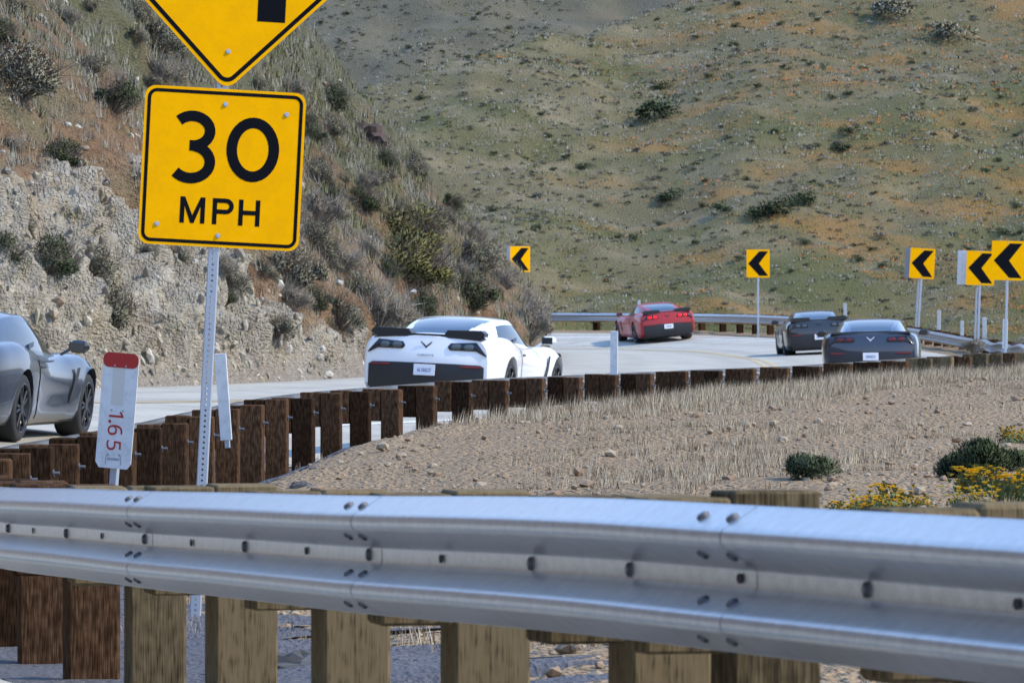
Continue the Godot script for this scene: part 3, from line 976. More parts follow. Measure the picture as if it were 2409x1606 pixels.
# square steel tube with a hole every inch on the faces turned to and from the road
func perforated_tube(h: float, w := 0.0508) -> ArrayMesh:
	var m := MB.new()
	var cells := int(h / 0.0254)
	var r := 0.0056
	var a := w / 2
	for side in 2:
		var b := Basis(Vector3.UP, PI * side)
		for k in cells:
			var y := (k + 0.5) * 0.0254
			var c := Vector3(0, y, a)
			for i in 8:
				var a0 := TAU * i / 8.0; var a1 := TAU * (i + 1) / 8.0
				var i0 := c + Vector3(cos(a0), sin(a0), 0) * r; var i1 := c + Vector3(cos(a1), sin(a1), 0) * r
				var o0 := c + Vector3(clampf(cos(a0) * 1.42, -1, 1) * 0.0127, clampf(sin(a0) * 1.42, -1, 1) * 0.0127, 0)
				var o1 := c + Vector3(clampf(cos(a1) * 1.42, -1, 1) * 0.0127, clampf(sin(a1) * 1.42, -1, 1) * 0.0127, 0)
				m.quad(b * i0, b * o0, b * o1, b * i1)
				var dz := Vector3(0, 0, -0.0026)
				m.quad(b * (i0 + dz), b * i0, b * i1, b * (i1 + dz))
		var hh := cells * 0.0254
		for sx in [-1.0, 1.0]:
			var x0: float = 0.0127 * sx; var x1: float = (a - 0.004) * sx
			if sx > 0: m.quad(b * Vector3(x0, 0, a), b * Vector3(x1, 0, a), b * Vector3(x1, hh, a), b * Vector3(x0, hh, a))
			else: m.quad(b * Vector3(x1, 0, a), b * Vector3(x0, 0, a), b * Vector3(x0, hh, a), b * Vector3(x1, hh, a))
		m.quad(b * Vector3(a - 0.004, 0, a), b * Vector3(a, 0, a - 0.004), b * Vector3(a, hh, a - 0.004), b * Vector3(a - 0.004, hh, a))
		m.quad(b * Vector3(a, 0, a - 0.004), b * Vector3(a, 0, -a + 0.004), b * Vector3(a, hh, -a + 0.004), b * Vector3(a, hh, a - 0.004))
		m.quad(b * Vector3(a, 0, -a + 0.004), b * Vector3(a - 0.004, 0, -a), b * Vector3(a - 0.004, hh, -a), b * Vector3(a, hh, -a + 0.004))
	return m.mesh()

func build_signs() -> void:
	# ---- advisory speed sign under a turn warning diamond, on one leaning post
	var foot_y := -1.36
	var g := thing("speed_sign", "yellow 30 MPH plaque under a yellow diamond sign on a perforated steel post", "road sign",
		Transform3D(Basis(Vector3.FORWARD, deg_to_rad(2.9)), Vector3(-1.495, foot_y, -28.0)))
	part(g, "post", perforated_tube(4.1), M.steel_post, Transform3D(Basis.IDENTITY, Vector3(0, -0.6, 0)))
	var plq := part(g, "plaque", plate(round_rect(0.762, 0.745, 0.05)), M.yellow, Transform3D(Basis(Vector3.UP, 0.17), Vector3(0.022, 2.178, 0.032)))
	part(plq, "border", flat_band(round_rect(0.762 - 0.042, 0.745 - 0.042, 0.036, 6), 0.016, true), M.black)
	# numerals 3 and 0
	var up := arc(Vector2(-0.150, 0.168), 0.084, 0.070, 140, -70, 16)
	up.append(Vector2(-0.135, 0.099))
	part(plq, "numeral", flat_band(up, 0.050), M.black)
	var lower := PackedVector2Array([Vector2(-0.140, 0.0985)])
	lower.append_array(arc(Vector2(-0.152, 0.022), 0.092, 0.0765, 62, -140, 18))
	var low_m := MB.new()
	low_m.band(lower, 0.050, Transform3D.IDENTITY, 0.0002, 0.0014)
	low_m.prism(PackedVector2Array([Vector2(-0.160, 0.0745), Vector2(-0.095, 0.0745), Vector2(-0.095, 0.124), Vector2(-0.160, 0.124)]), Transform3D.IDENTITY, 0.0002, 0.0016)
	part(plq, "numeral", low_m.mesh(), M.black)
	part(plq, "numeral", flat_band(arc(Vector2(0.140, 0.094), 0.100, 0.127, 0, 348.75, 31), 0.050, true), M.black)
	# letters M P H
	var lm := MB.new()
	var st := 0.021
	lm.prism(PackedVector2Array([Vector2(-0.19, -0.265), Vector2(-0.169, -0.265), Vector2(-0.169, -0.185), Vector2(-0.139, -0.265), Vector2(-0.123, -0.265), Vector2(-0.093, -0.185), Vector2(-0.093, -0.265), Vector2(-0.072, -0.265), Vector2(-0.072, -0.142), Vector2(-0.094, -0.142), Vector2(-0.131, -0.228), Vector2(-0.168, -0.142), Vector2(-0.19, -0.142)]), Transform3D.IDENTITY, 0.0002, 0.0012)
	part(plq, "letter", lm.mesh(), M.black)
	var pm := MB.new()
	pm.band(PackedVector2Array([Vector2(-0.026, -0.265), Vector2(-0.026, -0.142)]), st, Transform3D.IDENTITY, 0.0002, 0.0012)
	var bowl := PackedVector2Array([Vector2(-0.016, -0.1525)])
	bowl.append_array(arc(Vector2(0.027, -0.1785), 0.026, 0.026, 90, -90, 10))
	bowl.append(Vector2(-0.016, -0.2045))
	pm.band(bowl, st, Transform3D.IDENTITY, 0.0002, 0.0014)
	part(plq, "letter", pm.mesh(), M.black)
	var hm := MB.new()
	for x in [0.098, 0.178]: hm.band(PackedVector2Array([Vector2(x, -0.265), Vector2(x, -0.142)]), st, Transform3D.IDENTITY, 0.0002, 0.0012)
	hm.band(PackedVector2Array([Vector2(0.10, -0.2035), Vector2(0.176, -0.2035)]), st, Transform3D.IDENTITY, 0.0002, 0.0014)
	part(plq, "letter", hm.mesh(), M.black)
	for q in [[0.0, 0.3], [0.292, 0.268], [-0.296, -0.276], [-0.005, -0.318]]: rivet(plq, q[0], q[1])
	# diamond
	var dia := part(g, "diamond", plate(turned(round_rect(0.914, 0.914, 0.06, 6), PI / 4)), M.yellow, Transform3D(Basis(Vector3.UP, 0.17), Vector3(0.022, 3.187, 0.032)))
	part(dia, "border", flat_band(turned(round_rect(0.914 - 0.05, 0.914 - 0.05, 0.045, 6), PI / 4), 0.02, true), M.black)
	var am := MB.new()
	am.prism(PackedVector2Array([Vector2(0.13, -0.31), Vector2(0.262, -0.31), Vector2(0.262, 0.13), Vector2(-0.06, 0.13), Vector2(-0.06, 0.22), Vector2(-0.33, 0.065), Vector2(-0.06, -0.09), Vector2(-0.06, 0.0), Vector2(0.13, 0.0)]), Transform3D.IDENTITY, 0.0002, 0.0012)
	part(dia, "arrow", am.mesh(), M.black)
	for q in [[0.0, -0.46], [0.0, 0.5]]: rivet(dia, q[0], q[1])

	# ---- postmile paddle
	var pk := thing("mile_marker", "white paddle marker with red cap and red figures 1.65 reading downwards", "mile marker",
		Transform3D(Basis(Vector3.FORWARD, deg_to_rad(4.6)) * Basis(Vector3.UP, -0.42), Vector3(-2.195, -1.40, -32.0)))
	var cp := PackedVector2Array([Vector2(-0.108, 0.03), Vector2(-0.085, 0.0), Vector2(0.085, 0.0), Vector2(0.108, 0.03), Vector2(0.108, 0.59), Vector2(0.08, 0.62), Vector2(-0.08, 0.62), Vector2(-0.108, 0.59)])
	var board := part(pk, "board", plate(cp), M.white, Transform3D(Basis.IDENTITY, Vector3(0, 0.72, 0.028)))
	var cap := PackedVector2Array()
	for q in round_rect(0.215, 0.080, 0.036): cap.append(q + Vector2(0, 0.582))
	part(board, "red_cap", flat_poly(cap, 0.003), M.red)
	var tint := MB.new()
	tint.prism(PackedVector2Array([Vector2(-0.042, 0.34), Vector2(0.03, 0.34), Vector2(0.03, 0.54), Vector2(-0.042, 0.54)]), Transform3D.IDENTITY, 0.0002, 0.0008)
	part(board, "faded_sticker", tint.mesh(), mat(lin(0.62, 0.60, 0.53), 0.7))
	# figures, read from top to bottom
	var down := Transform3D(Basis(Vector3.BACK, -PI / 2), Vector3.ZERO)
	var fig := SystemFont.new()
	fig.font_names = PackedStringArray(["Droid Sans"])
	var ys := [0.285, 0.252, 0.208, 0.125]
	for k in 4:
		var tm := TextMesh.new()
		tm.text = "1.65"[k]
		tm.font = fig; tm.font_size = 64; tm.pixel_size = 0.0019; tm.depth = 0.002
		tm.curve_step = 1.0
		part(board, "figure", tm, M.red, Transform3D(down.basis, Vector3(-0.004 if k != 1 else -0.004, ys[k], 0.0016)))
	var tick := MB.new()
	for k in 11: tick.band(PackedVector2Array([Vector2(-0.035 + k * 0.007, 0.042), Vector2(-0.035 + k * 0.007, 0.056)]), 0.0032, Transform3D.IDENTITY, 0.0002, 0.001)
	for sx in [-1.0, 1.0]: tick.band(PackedVector2Array([Vector2(0.036 * sx, 0.072), Vector2(0.046 * sx, 0.06), Vector2(0.047 * sx, 0.02)]), 0.003, Transform3D.IDENTITY, 0.0002, 0.001)
	part(board, "stamp", tick.mesh(), mat(lin(0.16, 0.18, 0.24), 0.7))
	for q in [[-0.034, 0.552], [0.034, 0.552], [-0.034, 0.312], [0.036, 0.312], [-0.034, 0.074], [0.034, 0.074]]: rivet(board, q[0], q[1], 0.005)
	var stake := MB.new()
	stake.box(Transform3D(Basis.IDENTITY, Vector3(0, 0.46, 0)), Vector3(0.045, 1.72, 0.03), 0.004)
	part(pk, "stake", stake.mesh(), M.steel_post)

	# ---- white delineators: [x, y of foot, z, height, width, lean, label]
	var dl := [
		[-2.396, -1.34, -50.6, 1.24, 0.108, -4.0, "white delineator blade on the guardrail just right of the perforated sign post"],
		[1.272, -1.15, -74.6, 1.28, 0.100, 0.5, "tall white delineator blade between the white sports car and the red one"],
		[4.52, 0.25, -211.6, 1.22, 0.10, 0.0, "thin white delineator standing directly behind the red sports car"],
		[10.72, -0.1, -191.0, 1.33, 0.11, -1.0, "white delineator standing above the black sports car's right shoulder"],
		[12.95, 0.0, -180.5, 0.95, 0.11, 1.0, "white delineator behind the far guardrail, right of the third chevron"],
		[12.55, 0.05, -165.8, 0.53, 0.09, 0.0, "short white delineator half hidden by pale brush left of the fourth chevron's posts"],
		[13.2, -0.1, -166.0, 0.77, 0.12, -1.0, "white delineator between the last two chevron posts, behind pale brush"],
		[12.15, -0.35, -146.6, 0.9, 0.13, 1.0, "white delineator at the right edge, in front of the last chevron post"]]
	for q in dl:
		var o := thing("delineator", q[6], "delineator", Transform3D(Basis(Vector3.FORWARD, deg_to_rad(q[5])) * Basis(Vector3.UP, -0.38), Vector3(q[0], q[1], q[2])), "white roadside delineators")
		var b := MB.new()
		var bl: float = minf(0.74, q[3] - 0.08)
		b.box(Transform3D(Basis.IDENTITY, Vector3(0, q[3] - bl / 2.0, 0)), Vector3(q[4], bl, 0.012), 0.004)
		part(o, "blade", b.mesh(), M.white)
		b = MB.new()
		b.box(Transform3D(Basis.IDENTITY, Vector3(0, q[3] * (0.3 if q[2] < -100.0 else 0.55), -0.016)), Vector3(0.045, q[3] * (0.8 if q[2] < -100.0 else 0.4), 0.018), 0.003)
		part(o, "stake", b.mesh(), M.steel_post)

	# ---- chevrons: [x, y of sign centre, z, turn, roll, foot y, back sign, label]
	var ch := [
		[0.29, 2.945, -213.0, 0.35, 0.0, 0.2, 1, "small yellow chevron sign beside the pale brush at the foot of the rocky slope"],
		[8.03, 2.54, -194.0, 0.12, 0.0, -0.1, 0, "yellow chevron sign on one post between the red and black sports cars"],
		[12.27, 2.365, -180.0, 0.12, 3.5, -0.1, 1, "yellow chevron sign on two posts above the dark grey sports car's mirror"],
		[12.46, 1.96, -159.0, 0.10, 1.8, -0.1, 2, "yellow chevron sign with a pale back panel, partly behind the nearest chevron"],
		[11.45, 1.876, -138.0, 0.08, 1.5, -0.3, 0, "largest yellow chevron sign, at the right edge of the picture"]]
	var arrow := PackedVector2Array([Vector2(-0.33, 0.0), Vector2(0.04, 0.40), Vector2(0.335, 0.40), Vector2(0.03, 0.0), Vector2(0.335, -0.40), Vector2(0.04, -0.40)])
	for q in ch:
		var xf := Transform3D(Basis(Vector3.FORWARD, deg_to_rad(q[4])), Vector3(q[0], q[5], q[2]))
		var o := thing("chevron_sign", q[7], "chevron sign", xf, "chevron signs on the bend")
		var hgt: float = q[1] - q[5]
		var face := part(o, "panel", plate(round_rect(0.762, 0.914, 0.025, 3)), M.yellow, Transform3D(Basis(Vector3.UP, q[3]), Vector3(0, hgt, 0.04)))
		part(face, "arrow", flat_poly(arrow, 0.0025), M.black)
		for r in [[0.0, 0.41], [0.0, -0.41]]: rivet(face, r[0], r[1], 0.012)
		var tube := MB.new()
		tube.box(Transform3D(Basis.IDENTITY, Vector3(0, (hgt + 0.3) / 2.0 - 0.2, 0)), Vector3(0.06, hgt + 0.7, 0.06), 0.006)
		part(o, "post", tube.mesh(), M.steel_post)
		if q[6] > 0:
			var bt := -0.55 if q[6] == 1 else -0.35
			part(o, "back_panel", plate(round_rect(0.762, 0.914, 0.025, 3)), M.sign_back if q[6] == 1 else M.white, Transform3D(Basis(Vector3.UP, bt), Vector3(-0.16 if q[6] == 1 else -0.22, hgt + 0.01, -0.34)))
			tube = MB.new()
			tube.box(Transform3D(Basis.IDENTITY, Vector3(-0.06, (hgt + 0.2) / 2.0 - 0.2, -0.30)), Vector3(0.055, hgt + 0.5, 0.055), 0.006)
			part(o, "post", tube.mesh(), M.steel_post)

# ------------------------------------------------------------------ low two-seat sports cars
# along the car: t = 0 at the tail, 4.49 at the nose. Half width, fender crest height, centre-line height of the lower body
var CAR := [[0.0, 0.865, 0.93, 0.975], [0.05, 0.905, 0.945, 0.99], [0.2, 0.94, 0.96, 1.0], [0.5, 0.967, 0.975, 0.99], [0.95, 0.982, 0.985, 0.97], [1.4, 0.958, 0.945, 0.93], [1.8, 0.925, 0.89, 0.89],
	[2.3, 0.905, 0.85, 0.86], [2.8, 0.915, 0.835, 0.86], [3.2, 0.945, 0.845, 0.835], [3.66, 0.965, 0.84, 0.79], [4.0, 0.93, 0.76, 0.70], [4.25, 0.83, 0.65, 0.60], [4.42, 0.66, 0.54, 0.51], [4.49, 0.5, 0.45, 0.44]]
# glasshouse: t, half width at the belt, half width at the roof rail, belt height, roof height
var CAB := [[0.36, 0.60, 0.47, 0.965, 0.995], [0.7, 0.655, 0.50, 0.955, 1.095], [1.1, 0.715, 0.53, 0.945, 1.175], [1.5, 0.765, 0.55, 0.925, 1.225], [1.85, 0.785, 0.565, 0.905, 1.245], [2.2, 0.785, 0.565, 0.885, 1.235],
	[2.5, 0.77, 0.55, 0.87, 1.165], [2.8, 0.74, 0.56, 0.86, 1.02], [3.08, 0.68, 0.60, 0.855, 0.875]]

func car_z(t: float) -> float:
	return 2.245 - t

func arch_h(t: float) -> float:
	var y := 0.0
	for q in [[0.95, 0.392], [3.66, 0.380]]:
		var dx: float = absf(t - q[0])
		if dx < q[1]: y = maxf(y, 0.335 + sqrt(q[1] * q[1] - dx * dx))
	return y

func body_row(t: float) -> PackedVector3Array:      # right half, from the centre line down to the sill
	var r := tab(CAR, t)
	var w: float = r[0]; var h: float = r[1]; var c: float = r[2]
	var sill := 0.17 + 0.12 * smoothstep(0.35, 0.0, t) + 0.1 * smoothstep(4.2, 4.49, t)
	var ar := arch_h(t)
	var waist := 0.030 * exp(-pow((t - 2.35) / 0.65, 2.0))
	var pts := [[0.0, c], [0.25 * w, c + (h - c) * 0.06], [0.45 * w, c + (h - c) * 0.3], [0.62 * w, c + (h - c) * 0.75], [0.76 * w, h], [0.86 * w, h - 0.012], [0.925 * w, h - 0.05], [0.965 * w, h - 0.11], [0.99 * w, h - 0.19],
		[w, h - 0.28], [w - waist * 0.6, lerpf(h - 0.28, 0.42, 0.5)], [w - waist, 0.44], [0.995 * w - waist * 0.4, 0.36], [0.985 * w, 0.28], [0.965 * w, 0.22], [0.94 * w, sill]]
	var out := PackedVector3Array()
	for p in pts:
		var y: float = maxf(maxf(p[1], sill), ar) if p[0] > 0.5 * w else p[1]
		out.append(Vector3(p[0], minf(y, maxf(h, c)), car_z(t)))
	var last := out[out.size() - 1]
	out.append(Vector3(last.x - 0.10, last.y, last.z))      # returns inwards
	return out

func mirrored(row: PackedVector3Array) -> PackedVector3Array:
	var out := PackedVector3Array()
	for p in row: out.append(Vector3(-p.x, p.y, p.z))
	return out

func rear_z(x: float, y: float) -> float:
	var k := clampf(absf(x) / 0.86, 0.0, 1.0)
	return 2.245 + 0.075 * (1.0 - k * k) - 0.05 * smoothstep(0.72, 0.99, y) + 0.02 * smoothstep(0.75, 0.62, y)

# patch following the tail: xs with top and bottom edges
func tail_patch(xs: Array, tops: Array, bots: Array, out_: float, sub := 4) -> ArrayMesh:
	var m := MB.new()
	var rows := []
	for k in xs.size() - 1:
		for s in range(0 if k == 0 else 1, sub + 1):
			var f := float(s) / sub
			var x := lerpf(xs[k], xs[k + 1], f)
			var y1 := lerpf(tops[k], tops[k + 1], f); var y0 := lerpf(bots[k], bots[k + 1], f)
			rows.append(PackedVector3Array([Vector3(x, y0, rear_z(x, y0) - 0.02), Vector3(x, y0, rear_z(x, y0) + out_), Vector3(x, (y0 + y1) / 2, rear_z(x, (y0 + y1) / 2) + out_), Vector3(x, y1, rear_z(x, y1) + out_), Vector3(x, y1, rear_z(x, y1) - 0.02)]))
	m.grid(rows)
	return m.mesh()

func neg(a: Array) -> Array:
	var out := []
	for x in a: out.push_front(-x)
	return out

func rev(a: Array) -> Array:
	var out := a.duplicate()
	out.reverse()
	return out

func wheel_meshes(r: float, w: float) -> Array:
	var ty := MB.new()
	var prof := [[-w / 2 + 0.01, r * 0.70], [-w / 2, r * 0.78], [-w / 2 + 0.004, r * 0.90], [-w / 2 + 0.018, r * 0.965], [-w / 2 + 0.045, r * 0.993], [-w / 4, r], [w / 4, r], [w / 2 - 0.045, r * 0.993], [w / 2 - 0.018, r * 0.965], [w / 2 - 0.004, r * 0.90], [w / 2, r * 0.78], [w / 2 - 0.01, r * 0.70]]
	var rows := []
	for i in 41:
		var a := TAU * i / 40
		var row := PackedVector3Array()
		for p in prof: row.append(Vector3(p[0], sin(a) * p[1], cos(a) * p[1]))
		rows.append(row)
	ty.grid(rows, true)
	var rim := MB.new()
	rows = []
	for i in 41:
		var a := TAU * i / 40
		var row := PackedVector3Array()
		for p in [[w / 2 - 0.004, r * 0.73], [w / 2 + 0.004, r * 0.71], [w / 2 - 0.004, r * 0.68], [w / 2 - 0.10, r * 0.63], [w / 2 - 0.12, r * 0.15]]: row.append(Vector3(p[0], sin(a) * p[1], cos(a) * p[1]))
		rows.append(row)
	rim.grid(rows, true)
	for k in 10:
		var a := TAU * k / 10 + (0.11 if k % 2 == 0 else -0.11)
		var b := Basis(Vector3.RIGHT, a)
		rim.box(Transform3D(b * Basis(Vector3.RIGHT, 0), b * Vector3(w / 2 - 0.022, r * 0.41, 0)), Vector3(0.026, r * 0.58, 0.030), 0.006)
	rim.cyl(Vector3(w / 2 - 0.12, 0, 0), Vector3(w / 2 - 0.006, 0, 0), 0.075, 0.055, 16)
	return [ty.mesh(), rim.mesh()]

func sports_car(label: String, paint: Material, o: Dictionary) -> Node3D:
	var g := thing("sports_car", label, "car", Transform3D.IDENTITY, "sports cars on the road")
	var glass: Material = o.get("glass", M.car_glass)
	var dark: Material = M.car_black
	# lower body with the door cut out as its own panel
	var ts := []
	var t := 0.0
	while t < 4.49:
		ts.append(t)
		t += 0.025 if t < 0.1 else (0.04 if (absf(t - 0.95) < 0.42 or absf(t - 3.66) < 0.41) else 0.07)
	ts.append(4.49)
	var body := MB.new()
	var door_r := MB.new(); var door_l := MB.new()
	var rows_r := []; var rows_l := []
	for q in ts:
		var r := body_row(q)
		rows_r.append(r); rows_l.append(mirrored(r))
	body.grid(rows_r, true)
	body.grid(rows_l, false)
	# tail
	var tail := []
	var end: PackedVector3Array = rows_r[0]
	for p in end:
		var row := PackedVector3Array()
		for k in 17:
			var x := lerpf(-p.x, p.x, k / 16.0)
			row.append(Vector3(x, p.y, lerpf(rear_z(x, p.y), p.z, pow(absf(k / 8.0 - 1.0), 6.0)) if p.x > 0.01 else rear_z(0, p.y)))
		tail.append(row)
	body.grid(tail, false)
	part(g, "body", body.mesh(), paint)
	for sx in [1.0, -1.0]:
		var dm := MB.new()
		var rows := []
		for k in 15:
			var q := lerpf(1.62, 2.92, k / 14.0)
			var r := body_row(q)
			var row := PackedVector3Array([Vector3((r[7].x - 0.02) * sx, r[7].y, r[7].z)])
			for j in range(7, 15): row.append(Vector3((r[j].x + 0.007) * sx, r[j].y, r[j].z))
			row.append(Vector3((r[14].x - 0.02) * sx, r[14].y, r[14].z))
			rows.append(row)
		dm.grid(rows, sx > 0)
		var door := part(g, "door", dm.mesh(), paint)
		var hm := MB.new()
		hm.box(Transform3D(Basis.IDENTITY, Vector3(0.925 * sx, 0.735, car_z(1.78))), Vector3(0.02, 0.03, 0.16), 0.008)
		part(door, "handle", hm.mesh(), dark)
		# side vent behind the front wheel, intake on the haunch
		var vm := MB.new()
		rows = []
		for k in 6:
			var f := k / 5.0
			var q0 := lerpf(3.10, 2.93, f); var q1 := lerpf(3.20, 3.02, f)
			var y := lerpf(0.72, 0.36, f)
			var row := PackedVector3Array()
			for e in [0.0, 1.0]:
				var q := lerpf(q0, q1, e)
				row.append(Vector3((tab1(CAR, q) + 0.012 - 0.01 * absf(f - 0.5)) * sx, y, car_z(q)))
			rows.append(row)
		vm.grid(rows, sx < 0)
		part(g, "side_vent", vm.mesh(), dark)
		vm = MB.new()
		vm.prism(PackedVector2Array([Vector2(-0.10, 0.0), Vector2(0.13, 0.035), Vector2(0.20, 0.085), Vector2(-0.02, 0.06)]), Transform3D(Basis(Vector3.UP, PI / 2 * sx) * Basis(Vector3.RIGHT, -0.5), Vector3(0.905 * sx, 0.905, car_z(1.28))), -0.05, 0.012)
		part(g, "intake", vm.mesh(), dark)
	# glasshouse: across from belt to belt in 17 steps
	var cab := {"roof": MB.new(), "rear_window": MB.new(), "windshield": MB.new(), "pillar": MB.new(), "side_window": MB.new(), "side_window_l": MB.new()}
	var n_t := 110
	var pt := func(q: float, w: float) -> Vector3:
		var r := tab(CAB, q)
		var a := absf(w)
		var x: float; var y: float
		if a < 0.55:
			var f := a / 0.55
			x = r[1] * f; y = r[3] - 0.035 * f * f * f
		else:
			var f := (a - 0.55) / 0.45
			x = lerpf(r[1], r[0], f) + 0.03 * sin(f * PI); y = lerpf(r[3] - 0.035, r[2] - 0.05, f)
		return Vector3(x * signf(w), y, car_z(q))
	var ws := []
	for k in 81: ws.append(-1.0 + k / 40.0)
	var regions := {}
	for i in n_t:
		for j in ws.size() - 1:
			var q := lerpf(0.36, 3.08, (i + 0.5) / n_t); var w: float = (ws[j] + ws[j + 1]) / 2
			var a := absf(w)
			var kind := "pillar"
			if a < 0.5 and q > 0.42 and q < 1.48 and a < 0.44 + 0.06 * (q - 0.42): kind = "rear_window"
			elif a < 0.56 and q > 2.27: kind = "windshield"
			elif a < 0.58: kind = "roof"
			elif a > 0.62 and a < 0.95 and q > 1.02 + (1.0 - a) * 0.9 and q < 2.86 - (1.0 - a) * 1.25: kind = "side_window" if w > 0 else "side_window_l"
			if kind == "roof" and q < 1.48: kind = "pillar"
			if not regions.has(kind): regions[kind] = []
			regions[kind].append([lerpf(0.36, 3.08, float(i) / n_t), lerpf(0.36, 3.08, float(i + 1) / n_t), ws[j], ws[j + 1]])
	for kind in regions:
		var mb := MB.new()
		for e in regions[kind]:
			var k := mb.v.size()
			for c in [[e[0], e[2]], [e[0], e[3]], [e[1], e[3]], [e[1], e[2]]]:
				var p: Vector3 = pt.call(c[0], c[1])
				var du: Vector3 = pt.call(c[0] + 0.02, c[1]) - pt.call(c[0] - 0.02, c[1])
				var dv: Vector3 = pt.call(c[0], c[1] + 0.015) - pt.call(c[0], c[1] - 0.015)
				mb.vert(p, dv.cross(du).normalized())
			mb.ix.append_array(PackedInt32Array([k, k + 2, k + 1, k, k + 3, k + 2]))
		var called: String = {"side_window_l": "side_window"}.get(kind, kind)
		var mm: Material = glass if kind in ["rear_window", "windshield", "side_window", "side_window_l"] else (o.get("roof", paint) if kind == "roof" else paint)
		part(g, called, mb.mesh(), mm)
	# underside
	var ub := MB.new()
	ub.box(Transform3D(Basis.IDENTITY, Vector3(0, 0.33, 0)), Vector3(1.56, 0.40, 4.2), 0.02)
	part(g, "underside", ub.mesh(), dark)
	# tail: lamps, lower insert, plate, exhausts, badge
	for sx in [1.0, -1.0]:
		var xs := [0.31, 0.345, 0.70, 0.845]; var tp := [0.845, 0.885, 0.905, 0.735]; var bt := [0.815, 0.785, 0.785, 0.715]
		var hous := part(g, "taillight", tail_patch(xs if sx > 0 else neg(xs), tp if sx > 0 else rev(tp), bt if sx > 0 else rev(bt), 0.012, 5), M.lamp_dark)
		for x in [0.42, 0.60]:
			var lx := [x - 0.068, x - 0.045, x + 0.045, x + 0.068]
			var lt := [0.845, 0.873, 0.880, 0.855]; var lb := [0.825, 0.798, 0.798, 0.825]
			part(hous, "lamp", tail_patch(lx if sx > 0 else neg(lx), lt if sx > 0 else rev(lt), lb if sx > 0 else rev(lb), 0.02, 2), o.get("lamp", M.lamp_clear))
		var fx := [0.50, 0.58, 0.74, 0.80]
		part(g, "reflector", tail_patch(fx if sx > 0 else neg(fx), [0.575, 0.58, 0.58, 0.575], [0.555, 0.55, 0.55, 0.555], 0.02, 2), M.reflector)
	part(g, "rear_insert", tail_patch([-0.825, -0.77, -0.4, 0.0, 0.4, 0.77, 0.825], [0.56, 0.592, 0.60, 0.60, 0.60, 0.592, 0.56], [0.26, 0.22, 0.2, 0.2, 0.2, 0.22, 0.26], 0.012, 4), dark)
	for x in [-0.19, -0.065, 0.065, 0.19]:
		var ex := MB.new()
		ex.cyl(Vector3(x, 0.275, 2.15), Vector3(x, 0.275, 2.36), 0.048, 0.050, 16, false)
		ex.cyl(Vector3(x, 0.275, 2.2), Vector3(x, 0.275, 2.3), 0.042, 0.042, 16)
		part(g, "exhaust_pipe", ex.mesh(), M.steel_post)
	var plm := MB.new()
	plm.box(Transform3D.IDENTITY, Vector3(0.305, 0.152, 0.008), 0.004)
	var plate_ := part(g, "license_plate", plm.mesh(), M.plate, Transform3D(Basis(Vector3.RIGHT, -0.08), Vector3(0, 0.505, rear_z(0, 0.5) + 0.03)))
	var f := SystemFont.new()
	f.font_names = PackedStringArray(["Droid Sans"])
	var tm := TextMesh.new()
	tm.text = o.get("plate", "AL184L07"); tm.font = f; tm.font_size = 32; tm.pixel_size = 0.0017; tm.depth = 0.003
	part(plate_, "lettering", tm, M.plate_ink, Transform3D(Basis.IDENTITY.scaled(Vector3(0.85, 1.25, 1)), Vector3(0, -0.004, 0.006)))
	# crossed-flags badge: a shallow V of two swept flags
	var bd := MB.new()
	for sx in [1.0, -1.0]:
		bd.prism(PackedVector2Array([Vector2(0, -0.055), Vector2(0.018 * sx, -0.022), Vector2(0.075 * sx, 0.032), Vector2(0.082 * sx, 0.055), Vector2(0.05 * sx, 0.03), Vector2(0.012 * sx, 0.0), Vector2(0, -0.012)]), Transform3D(Basis.IDENTITY, Vector3(0, 0.845, rear_z(0, 0.83) - 0.004)), 0.0, 0.010)
	part(g, "badge", bd.mesh(), o.get("badge", dark))
	if o.get("script", false):
		var sc := TextMesh.new()
		sc.text = "CORVETTE"; sc.font = f; sc.font_size = 32; sc.pixel_size = 0.00125; sc.depth = 0.004
		part(g, "lettering", sc, mat(lin(0.16, 0.19, 0.24), 0.5), Transform3D(Basis.IDENTITY.scaled(Vector3(1.3, 0.9, 1)), Vector3(0, 0.705, rear_z(0, 0.69) + 0.004)))
	# spoiler: low centre lip with raised blades at both sides, or a plain lip
	var wing := MB.new()
	var blades: bool = o.get("blades", true)
	if blades:
		for sx in [1.0, -1.0]:
			wing.prism(PackedVector2Array([Vector2(0.24 * sx, 0.972), Vector2(0.235 * sx, 1.0), Vector2(0.28 * sx, 1.062), Vector2(0.755 * sx, 1.072), Vector2(0.81 * sx, 1.03), Vector2(0.80 * sx, 0.985), Vector2(0.55 * sx, 0.962)]), Transform3D.IDENTITY, 2.03, 2.25)
	wing.prism(PackedVector2Array([Vector2(-0.80, 0.952), Vector2(0.80, 0.952), Vector2(0.76, 0.985), Vector2(0.3, 1.002), Vector2(-0.3, 1.002), Vector2(-0.76, 0.985)]), Transform3D.IDENTITY, 2.08, 2.262)
	part(g, "spoiler", wing.mesh(), o.get("wing", dark))
	# mirrors
	for sx in [1.0, -1.0]:
		var mm := MB.new()
		mm.box(Transform3D(Basis(Vector3.UP, 0.15 * sx), Vector3(1.035 * sx, 0.945, car_z(2.72))), Vector3(0.21, 0.125, 0.11), 0.045)
		mm.box(Transform3D(Basis(Vector3.BACK, 0.6 * sx), Vector3(0.90 * sx, 0.885, car_z(2.74))), Vector3(0.14, 0.03, 0.05), 0.012)
		var mirror := part(g, "mirror", mm.mesh(), o.get("mirror", paint))
		mm = MB.new()
		mm.box(Transform3D(Basis(Vector3.UP, 0.15 * sx), Vector3(1.02 * sx, 0.943, car_z(2.72) + 0.052)), Vector3(0.155, 0.095, 0.014), 0.005)
		part(mirror, "mirror_glass", mm.mesh(), glass)
